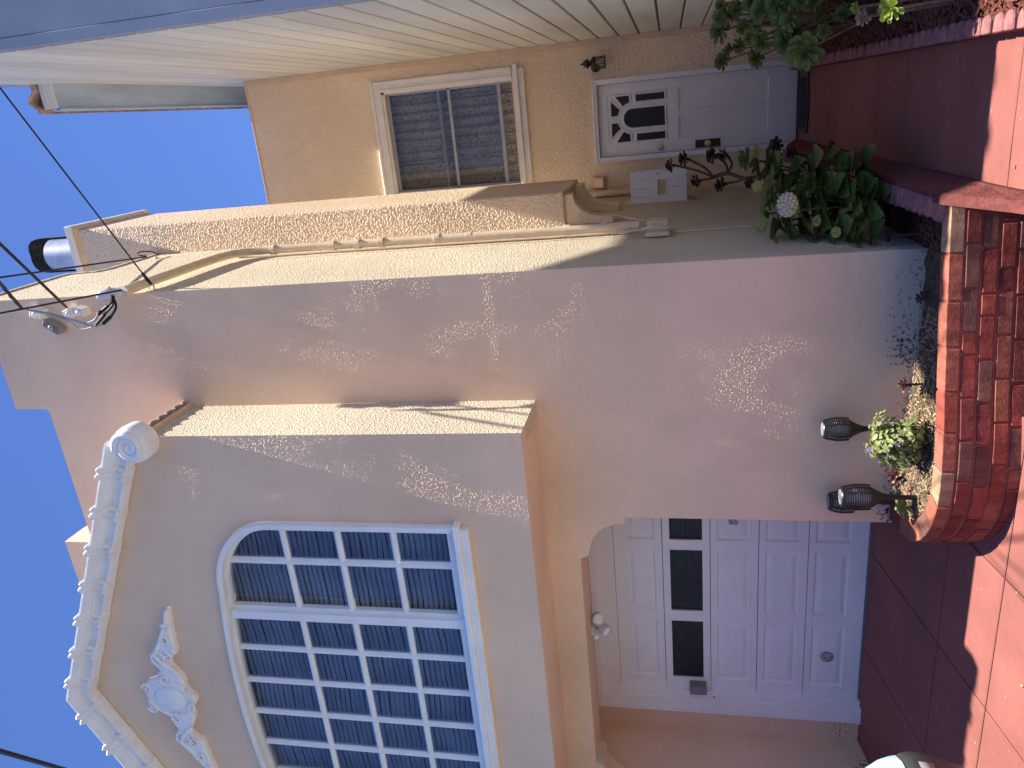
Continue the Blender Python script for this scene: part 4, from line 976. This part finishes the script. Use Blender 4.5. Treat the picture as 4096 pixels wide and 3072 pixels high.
def rosette(parent, loc, nrm, R, key, n=30, seed=1, separate=True):
    rng = random.Random(seed); q = Vector(nrm).normalized().to_track_quat('Z', 'Y')
    e = q.to_euler()
    if separate:
        o = bpy.data.objects.new('rosette', None); o.empty_display_size = .02; o.location = loc; o.rotation_euler = e; COL.objects.link(o); o.parent = parent; o.matrix_parent_inverse = parent_world(parent).inverted()
        for L, a, el, t in ros_leaves(n, R, rng):
            l = bpy.data.objects.new('leaf', LEAF[key]); COL.objects.link(l); l.parent = o
            l.location = (math.cos(a)*R*.06, math.sin(a)*R*.06, t*R*.2); l.rotation_euler = Euler((rng.uniform(-.25, .25), -el, a)); l.scale = (L, L*rng.uniform(.85, 1.15), L)
        return o
    mb = MB(); src = LEAF[key]
    for L, a, el, t in ros_leaves(n, R, rng):
        Mx = Matrix.LocRotScale(Vector((math.cos(a)*R*.06, math.sin(a)*R*.06, t*R*.2)), Euler((rng.uniform(-.25, .25), -el, a)), Vector((L, L, L)))
        Mw = Matrix.LocRotScale(Vector(loc), e, None) @ Mx
        mb.add([Mw @ v.co for v in src.vertices], [tuple(p.vertices) for p in src.polygons])
    return mb.build('rosette', src.materials[0], parent, 0, 'all')
def at_x(x0, y0, z0, x): k = x/x0; return (x, y0*k, z0*k), k
AR = thing('tree_aeonium', (.42, 5.6, -1.36), 'large green tree aeonium leaning over the right side of the path', 'succulent')
base_r = [('A', .16, 4.915, -.767, .101, .16), ('B', .2, 4.225, -.566, .064, .26), ('C', .2, 4.12, -.45, .05, .27), ('D', .3, 3.55, -.456, .064, .42), ('E', .33, 3.963, -.424, .06, .42), ('F', .33, 5.04, -.311, .07, .38), ('G', .45, 5.159, -.411, .05, .50), ('H', .5, 5.336, -.338, .048, .53), ('I', .28, 5.18, -.489, .046, .33), ('J', .28, 5.992, -.498, .054, .32), ('K', .28, 6.343, -.449, .042, .30), ('L', .24, 7.277, -.467, .078, .24), ('M', .2, 6.096, -.627, .07, .23), ('N', .22, 3.09, -.55, .046, .36), ('P', .2, 3.807, -.672, .033, .28), ('Q', .25, 3.613, -.705, .033, .37), ('R', .4, 5.027, -.302, .049, .45), ('S', .33, 4.812, -.493, .035, .40), ('T', .28, 4.099, -.511, .026, .37), ('U', .3, 3.568, -.584, .036, .42), ('V', .3, 3.472, -.522, .03, .43), ('A2', .2, 4.6, -.62, .05, .3), ('B2', .22, 4.4, -.66, .045, .34), ('D2', .31, 4.1, -.53, .045, .47), ('E2', .34, 4.5, -.47, .05, .46)]
base_r += [('X%d' % i, x, y, z, .06, x) for i, (x, y, z) in enumerate([(.30, 5.5, -.80), (.36, 5.2, -.72), (.33, 5.9, -.62), (.45, 5.4, -.62), (.40, 5.7, -.92), (.48, 5.2, -.50), (.42, 6.3, -.55), (.36, 6.6, -.70), (.50, 5.0, -.75), (.44, 4.95, -.60), (.48, 6.0, -.42)])]
big = set('ABCDEFLM')
root_p = [Vector((.42, 5.3, -1.38)), Vector((.40, 6.2, -1.36)), Vector((.45, 5.7, -1.37))]
for i, (nm, x0, y0, z0, R_, x) in enumerate(base_r):
    loc, k = at_x(x0, y0, z0, x); R_ *= k*1.08
    tocam = (-Vector(loc)).normalized()
    nrm = tocam*.75+Vector((-.25, 0, .75)) if nm != 'N' else Vector((.5, .2, 1.0))
    if nm == 'A': nrm = tocam+Vector((-.3, 0, .25))
    rng = random.Random(100+i); nrm = nrm+Vector((rng.uniform(-.35, .35), rng.uniform(-.2, .2), rng.uniform(-.3, .3)))
    rosette(AR, loc, nrm, R_*1.06, 'aeo', 37 if nm in big else 34, 10+i, nm in big)
    b = root_p[i % 3]; L_ = Vector(loc); mid = b.lerp(L_, .5)+Vector((rng.uniform(-.08, .08), rng.uniform(-.1, .1), -.10))
    MB().tube(smooth_path([b, mid, L_-nrm.normalized()*.02], 5), [.013-.0007*j for j in range(11)], 6).build('branch', m_stem, AR, 0, 'all')
for nm, lab, key, loc, R_ in (('lime_aeonium', 'bright lime green rosette succulent lit by the sun in the mulch', 'lime', (.285, 4.25, -1.045), .066), ('pale_aeonium', 'pinkish dried rosette succulent at the edge of the mulch bed', 'aeop', (.285, 4.60, -1.0), .045), ('small_aeonium', 'small yellow green rosette beside the pinkish rosette', 'lime', (.335, 4.60, -.96), .03)):
    t = thing(nm, (loc[0]+.02, loc[1]+.03, zmul(0, loc[1])), lab, 'succulent')
    rosette(t, loc, (-.35, -.75, .8), R_, key, 26, hash(nm) % 97 if False else len(nm), True)
    MB().tube([Vector((loc[0]+.02, loc[1]+.03, zmul(0, loc[1]))), Vector(loc)], .008, 6).build('stem', m_stem, t, 0, True)
DA = thing('dark_aeonium', (-.72, 6.8, -1.4), 'tall black-purple aeonium with bare stems left of the front door', 'succulent')
dark = [((-.574, 7.0, -.003), .062, 'aeod'), ((-.522, 6.9, -.119), .068, 'aeod'), ((-.514, 6.9, -.355), .07, 'aeod'), ((-.514, 6.88, -.451), .062, 'aeod'), ((-.553, 6.7, -.617), .095, 'aeo'), ((-.725, 7.0, -.222), .06, 'aeod'), ((-.775, 7.0, -.433), .068, 'aeod'), ((-.733, 6.6, -.64), .056, 'aeor'), ((-.459, 6.6, -.839), .07, 'aeod'), ((-.514, 6.4, -.938), .068, 'aeor'), ((-.60, 6.5, -1.02), .06, 'aeor'), ((-.80, 6.0, -.75), .06, 'aeo')]
nodes = {'j1': (-.707, 7.0, -.367), 'j2': (-.683, 7.0, -.483), 'j3': (-.725, 6.9, -.613), 'j4': (-.711, 6.8, -.714), 'g': (-.72, 6.75, -1.38)}
for i, (loc, R_, key) in enumerate(dark):
    rng = random.Random(40+i)
    rosette(DA, loc, (rng.uniform(-.4, .2), -.7+rng.uniform(-.2, .2), .75), R_, key, 26, 60+i, i < 8)
    a = Vector(nodes[('j1', 'j1', 'j2', 'j2', 'j4', 'j1', 'j3', 'j4', 'j4', 'g', 'g', 'g')[i]]); L_ = Vector(loc)
    MB().tube(smooth_path([a, a.lerp(L_, .5)+Vector((0, 0, -.05)), L_+Vector((0, .03, -.02))], 5), .011, 6).build('branch', m_stem, DA, 0, 'all')
MB().tube(smooth_path([nodes['j1'], nodes['j2'], nodes['j3'], nodes['j4'], (-.74, 6.8, -1.0), nodes['g']], 5), .017, 7).build('trunk', m_stem, DA, 0, 'all')

HY = thing('hydrangea', (-.76, 5.4, -1.46), 'leafy green hydrangea with one pale pink flower head', 'shrub')
def hleaf(loc, az, el, L, key='hyd', rollr=0., w=1.):
    l = link(bpy.data.objects.new('leaf', LEAF[key]), HY); l.location = loc; l.rotation_euler = Euler((rollr, -el, az)); l.scale = (L, L*w, L); return l
rng = random.Random(5); stems = []
hubs = [(-.50, 5.85, -.63), (-.60, 5.75, -.70), (-.70, 5.6, -.70), (-.82, 5.45, -.66), (-.92, 5.4, -.72), (-.60, 5.55, -.88), (-.72, 5.35, -.86), (-.85, 5.3, -.92), (-.55, 5.4, -1.0), (-.68, 5.2, -1.02), (-.88, 5.15, -1.06), (-.60, 5.2, -1.1), (-.48, 5.45, -.96), (-.76, 5.55, -.80), (-.9, 5.6, -.82), (-.75, 5.05, -1.14), (-.93, 5.02, -1.16), (-.66, 5.7, -1.05), (-.80, 5.4, -1.1), (-.55, 5.6, -.76), (-.78, 5.25, -.78), (-.65, 5.3, -.95), (-.93, 5.3, -.98), (-.52, 5.25, -1.14), (-.7, 5.1, -1.22)]
cnt = 0
for h in hubs:
    h = Vector(h); a0 = rng.uniform(0, 6.28)
    for j in range(4):
        az = a0+j*math.pi/2+rng.uniform(-.25, .25); el = rng.uniform(-.15, .35)
        hleaf(h+Vector((0, 0, .01*j)), az, el, rng.uniform(.13, .18), 'yel' if cnt in (22, 53, 40) else 'hyd', rng.uniform(-.3, .3), rng.uniform(.9, 1.15)); cnt += 1
    for j in range(3):
        az = a0+.7+j*2.1; hleaf(h+Vector((0, 0, -.05)), az, rng.uniform(-.6, -.1), rng.uniform(.12, .17), 'hyd', rng.uniform(-.3, .3)); cnt += 1
    for j in range(2): hleaf(h+Vector((0, 0, .025)), a0+.4+j*3.14, .7, rng.uniform(.05, .08)); cnt += 1
    b = Vector((-.76+rng.uniform(-.08, .08), 5.4+rng.uniform(-.15, .15), -1.46))
    MB().tube(smooth_path([b, b.lerp(h, .6)+Vector((0, 0, -.04)), h], 4), .007, 5).build('stem', m_stem, HY, 0, 'all')
def flower(loc, R_, m, n, nm='flower_head', m2=None):
    mb = MB(); mb2 = MB()
    for i in range(n):
        z = 1-2*(i+.5)/n; r_ = math.sqrt(1-z*z); a = i*2.39996; d = Vector((r_*math.cos(a), r_*math.sin(a), z*.75)); p = Vector(loc)+d*R_*.8
        if d.y > .55: continue
        q = d.to_track_quat('Z', 'Y'); s_ = R_*.26; tgt = mb2 if (m2 and rng.random() < .35) else mb
        for k in range(4):
            b = k*math.pi/2+a
            tgt.add([p+q @ Vector((0, 0, 0)), p+q @ Vector((s_*math.cos(b-.55), s_*math.sin(b-.55), .006)), p+q @ Vector((s_*1.25*math.cos(b), s_*1.25*math.sin(b), .010)), p+q @ Vector((s_*math.cos(b+.55), s_*math.sin(b+.55), .006))], [(0, 1, 2, 3)])
    o = mb.build(nm, m, HY, 0, 'all')
    if m2: mb2.build('floret', m2, o, 0, 'all')
    return o
tag(flower((-.692, 4.90, -.692), .08, m_petal, 70, m2=m_pgreen), 'pale pink flower head')
for p, r_ in (((-.639, 5.48, -.576), .042), ((-.852, 5.22, -.578), .056), ((-.785, 4.79, -.846), .026), ((-.86, 4.80, -.96), .03)): flower(p, r_, m_pgreen, 44)

BU = thing('leafy_bush', (-2.05, 4.38, -1.46), 'small sunlit light green bush with purple flowers in the planter', 'shrub')
rng = random.Random(9); src = leaf_mesh('small'); mbs = [MB() for _ in range(6)]; fl_ = MB(); nst = 0
for i in range(1000):
    while True:
        d = Vector((rng.uniform(-1, 1), rng.uniform(-1, 1), rng.uniform(-1, 1)))
        if .25 < d.length < 1: break
    lob = 1+.25*math.sin(d.x*5+1)*math.cos(d.z*4+d.y*3)
    p = Vector((-2.05, 4.39, -1.265))+Vector((d.x*.152, d.y*.14, d.z*.155))*lob
    L = rng.uniform(.026, .048); q = (d+Vector((rng.uniform(-.5, .5), rng.uniform(-.5, .5), rng.uniform(.1, .9)))).to_track_quat('Z', 'Y') @ Euler((0, 0, rng.uniform(0, 6.28))).to_quaternion()
    mbs[i % 6].add([p+q @ (Vector(v)*L) for v in src.v], src.f)
for i in range(26):
    p = Vector((-2.2+rng.uniform(-.07, .05), 4.40+rng.uniform(-.05, .05), -1.3+rng.uniform(-.08, .06))); L = rng.uniform(.02, .034); q = Euler((rng.uniform(0, 6), rng.uniform(0, 6), rng.uniform(0, 6))).to_quaternion(); mbs[0].add([p+q @ (Vector(v)*L) for v in src.v], src.f)
for k, mb_ in enumerate(mbs): tag(mb_.build('foliage', m_bush, BU, 0, 'all'), None, None, None, 'stuff')
for i in range(22):
    a, b = rng.uniform(0, 6.28), rng.uniform(-.3, 1.2); d = Vector((math.cos(a)*math.cos(b), -abs(math.sin(a)*math.cos(b)), math.sin(b))); p = Vector((-2.05, 4.39, -1.265))+Vector((d.x*.17, d.y*.155, d.z*.175)); q = d.to_track_quat('Z', 'Y')
    for k in range(5):
        c_ = k*1.2566; fl_.add([p, p+q @ Vector((.009*math.cos(c_-.5), .009*math.sin(c_-.5), .003)), p+q @ Vector((.012*math.cos(c_), .012*math.sin(c_), .004)), p+q @ Vector((.009*math.cos(c_+.5), .009*math.sin(c_+.5), .003))], [(0, 1, 2, 3)])
fl_.build('blossom', m_purp, BU)
for i in range(7):
    a = i*.9; MB().tube([(-2.05, 4.39, -1.47), (-2.05+.06*math.cos(a), 4.39+.06*math.sin(a), -1.38), (-2.05+.12*math.cos(a), 4.39+.1*math.sin(a), -1.22)], .004, 5).build('stem', m_stem, BU)
for nm, lab, key, loc, R_, n in (('yellow_green_succulent', 'yellow green rosette succulent at the left end of the planter', 'aeog', (-2.52, 4.43, -1.36), .062, 26), ('maroon_succulent', 'dark maroon rosette succulent by the wall behind the torches', 'aeor', (-2.43, 4.66, -1.37), .055, 24), ('maroon_succulent', 'small red rosette at the left foot of the leafy bush', 'aeor', (-2.22, 4.45, -1.385), .035, 16), ('maroon_succulent', 'lone dark maroon rosette right of the leafy bush', 'aeor', (-1.78, 4.62, -1.36), .05, 18), ('bronze_succulent', 'bronze rosette succulent at the foot of the nearest torch', 'aeop', (-2.44, 4.5, -1.40), .04, 18), ('maroon_succulent', 'low dark rosette under the hydrangea near the house corner', 'aeor', (-.93, 4.95, -1.30), .045, 18), ('maroon_succulent', 'tiny dark rosette close to the wall in the shaded soil', 'aeor', (-1.25, 4.66, -1.42), .04, 16)):
    t = thing(nm, (loc[0], loc[1], zsoil(loc[0], loc[1])), lab, 'succulent')
    rosette(t, loc, (.1, -.5, .85), R_, key, n, int(abs(loc[0])*100), True)
    MB().tube([Vector((loc[0], loc[1]+.01, zsoil(loc[0], loc[1])-.01)), Vector(loc)], .007, 6).build('stem', m_stem, t, 0, True)
# fallen leaves on the path
rng = random.Random(21)
leafm = mesh_only(leaf_mesh('small'), 'fallen_leaf', m_dry)
for i, (x, y) in enumerate([(-.30, 4.47), (-.19, 5.22), (-.50, 4.42), (-.42, 4.72), (-.46, 5.3), (.05, 6.2), (.09, 5.75), (.08, 5.4), (-.2, 6.9), (-.4, 6.3), (-3.9, 4.75), (-3.4, 4.9), (-4.3, 5.0), (-3.2, 3.7), (.05, 4.7), (-.47, 3.95)]):
    o = bpy.data.objects.new('fallen_leaf', leafm); COL.objects.link(o); L = rng.uniform(.025, .055); o.location = (x, y, zg(x, y)+.006); o.rotation_euler = (rng.uniform(-.2, .2), rng.uniform(-.15, .1), rng.uniform(0, 6.3)); o.scale = (L, L*.55, L)
    tag(o, 'small dry leaf lying on the narrow path' if x > -.7 else 'small dry leaf lying on the driveway before the garage', 'leaf', 'fallen leaves on the path' if x > -.7 else 'fallen leaves on the driveway')

# ------------------------------------------------------------------ parked car at the left edge
CR = thing('parked_car', (-5.0, 2.4, -1.93), 'light blue car with black bumper, only its front corner in view', 'car')
def car_ring(x, half, zs): return [(x, 2.42+half*u_, z) for u_, z in zs]
def nose(prof, m, name, parent, w0=.86, y0=2.40, nn=17, sm=True):
    """body skin: prof is a list of (x,z) swept across the width with rounded corners"""
    rs = []
    for i in range(nn):
        u_ = -1+2*i/(nn-1); k = abs(u_)**6; rs.append([(x+.20-(.24*k), y0+w0*u_*(1-.03*k), z) for x, z in prof])
    return MB().rings(rs, cap=False, closed=False).build(name, m, parent, 0, 'all')
body = nose([(-3.285, -1.03), (-3.295, -1.0), (-3.325, -.95), (-3.38, -.90), (-3.46, -.86), (-3.75, -.80), (-4.3, -.72), (-4.45, -.68)], m_carblue, 'bonnet', CR)
bump_ = nose([(-3.30, -1.028), (-3.27, -1.045), (-3.255, -1.08), (-3.255, -1.14), (-3.275, -1.22), (-3.315, -1.32), (-3.38, -1.42), (-3.45, -1.60), (-3.6, -1.72)], m_carblk, 'bumper', CR)
nose([(-3.262, -1.085), (-3.235, -1.092), (-3.238, -1.15), (-3.27, -1.16)], m_grey, 'bumper_strip', bump_, .80)
for s in (-1, 1):
    yy = 2.40+s*.80
    MB().prism([(-3.33, -1.13), (-3.268, -1.125), (-3.285, -1.20), (-3.345, -1.215)], 'y', yy-.035, yy+.035).build('side_marker', m_amber, bump_, .004)
    MB().lathe([(.0, .02), (.03, .016), (.042, .006), (.045, -.02)], (-3.43, 2.40+s*.80, -.862), (1, s*.3, .5), 20).build('headlight', m_white, CR, 0, True)
    box('side_panel', m_carblue, CR, -7.3, -3.75, min(yy, yy+s*.05), max(yy, yy+s*.05), -1.55, -.75, .02)
    for xw in (-4.15, -6.6):
        w_ = MB().lathe([(.2, -.09), (.30, -.1), (.33, -.07), (.335, 0), (.33, .07), (.30, .1), (.2, .09)], (xw, yy-s*.03, -1.62), (0, 1, 0), 28).build('wheel', m_carblk, CR, 0, True)
        MB().lathe([(.0, .1), (.12, .095), (.19, .085), (.2, .06)], (xw, yy-s*.03, -1.62), (0, s, 0), 20).build('rim', m_metal, w_, 0, True)
MB().prism([(-4.4, -.72), (-5.0, -.28), (-5.3, -.22), (-6.6, -.24), (-7.2, -.68), (-7.3, -.75)], 'y', 1.66, 3.14).build('cabin', m_carsm, CR, .05)
MB().prism([(-3.75, -1.0), (-4.4, -.76), (-7.3, -.76), (-7.35, -1.5), (-3.75, -1.5)], 'y', 1.63, 3.17).build('body', m_carblue, CR, .02)

# ------------------------------------------------------------------ the other side of the street (mirrored in the panes)
m_opw = [plain('far_stucco_%d' % i, c, .85, .08, 1.5) for i, c in enumerate(((.55, .50, .42), (.42, .46, .48), (.58, .46, .38), (.5, .5, .46)))]
for i, (x0, x1, h, lab) in enumerate(((-17, -9.2, 5.6, 'cream row house across the street, far left'), (-9.1, -1.3, 6.2, 'grey row house across the street with tall parapet'), (-1.2, 6.6, 5.4, 'peach row house straight across the street'), (6.7, 14.5, 6.0, 'pale row house across the street, far right'))):
    o = thing('row_house', ((x0+x1)/2, -20, -2.4), lab, 'house')
    box('wall', m_opw[i], o, x0, x1, -28, -19, -2.42, h); box('roof', m_roof, o, x0-.1, x1+.1, -28.1, -18.8, h, h+.15)
    box('garage_door', m_white2, o, x0+.8, x0+3.4, -19, -18.95, -2.3, -.1); box('door', m_plate, o, x1-2.2, x1-1.2, -19, -18.95, -1.6, .5)
    for a, b in ((x0+1, x0+3.4), (x1-3.2, x1-1)):
        w = box('window', m_white, o, a, b, -19, -18.9, 1.6, 3.6); box('pane', m_carsm, w, a+.1, b-.1, -18.9, -18.88, 1.7, 3.5)
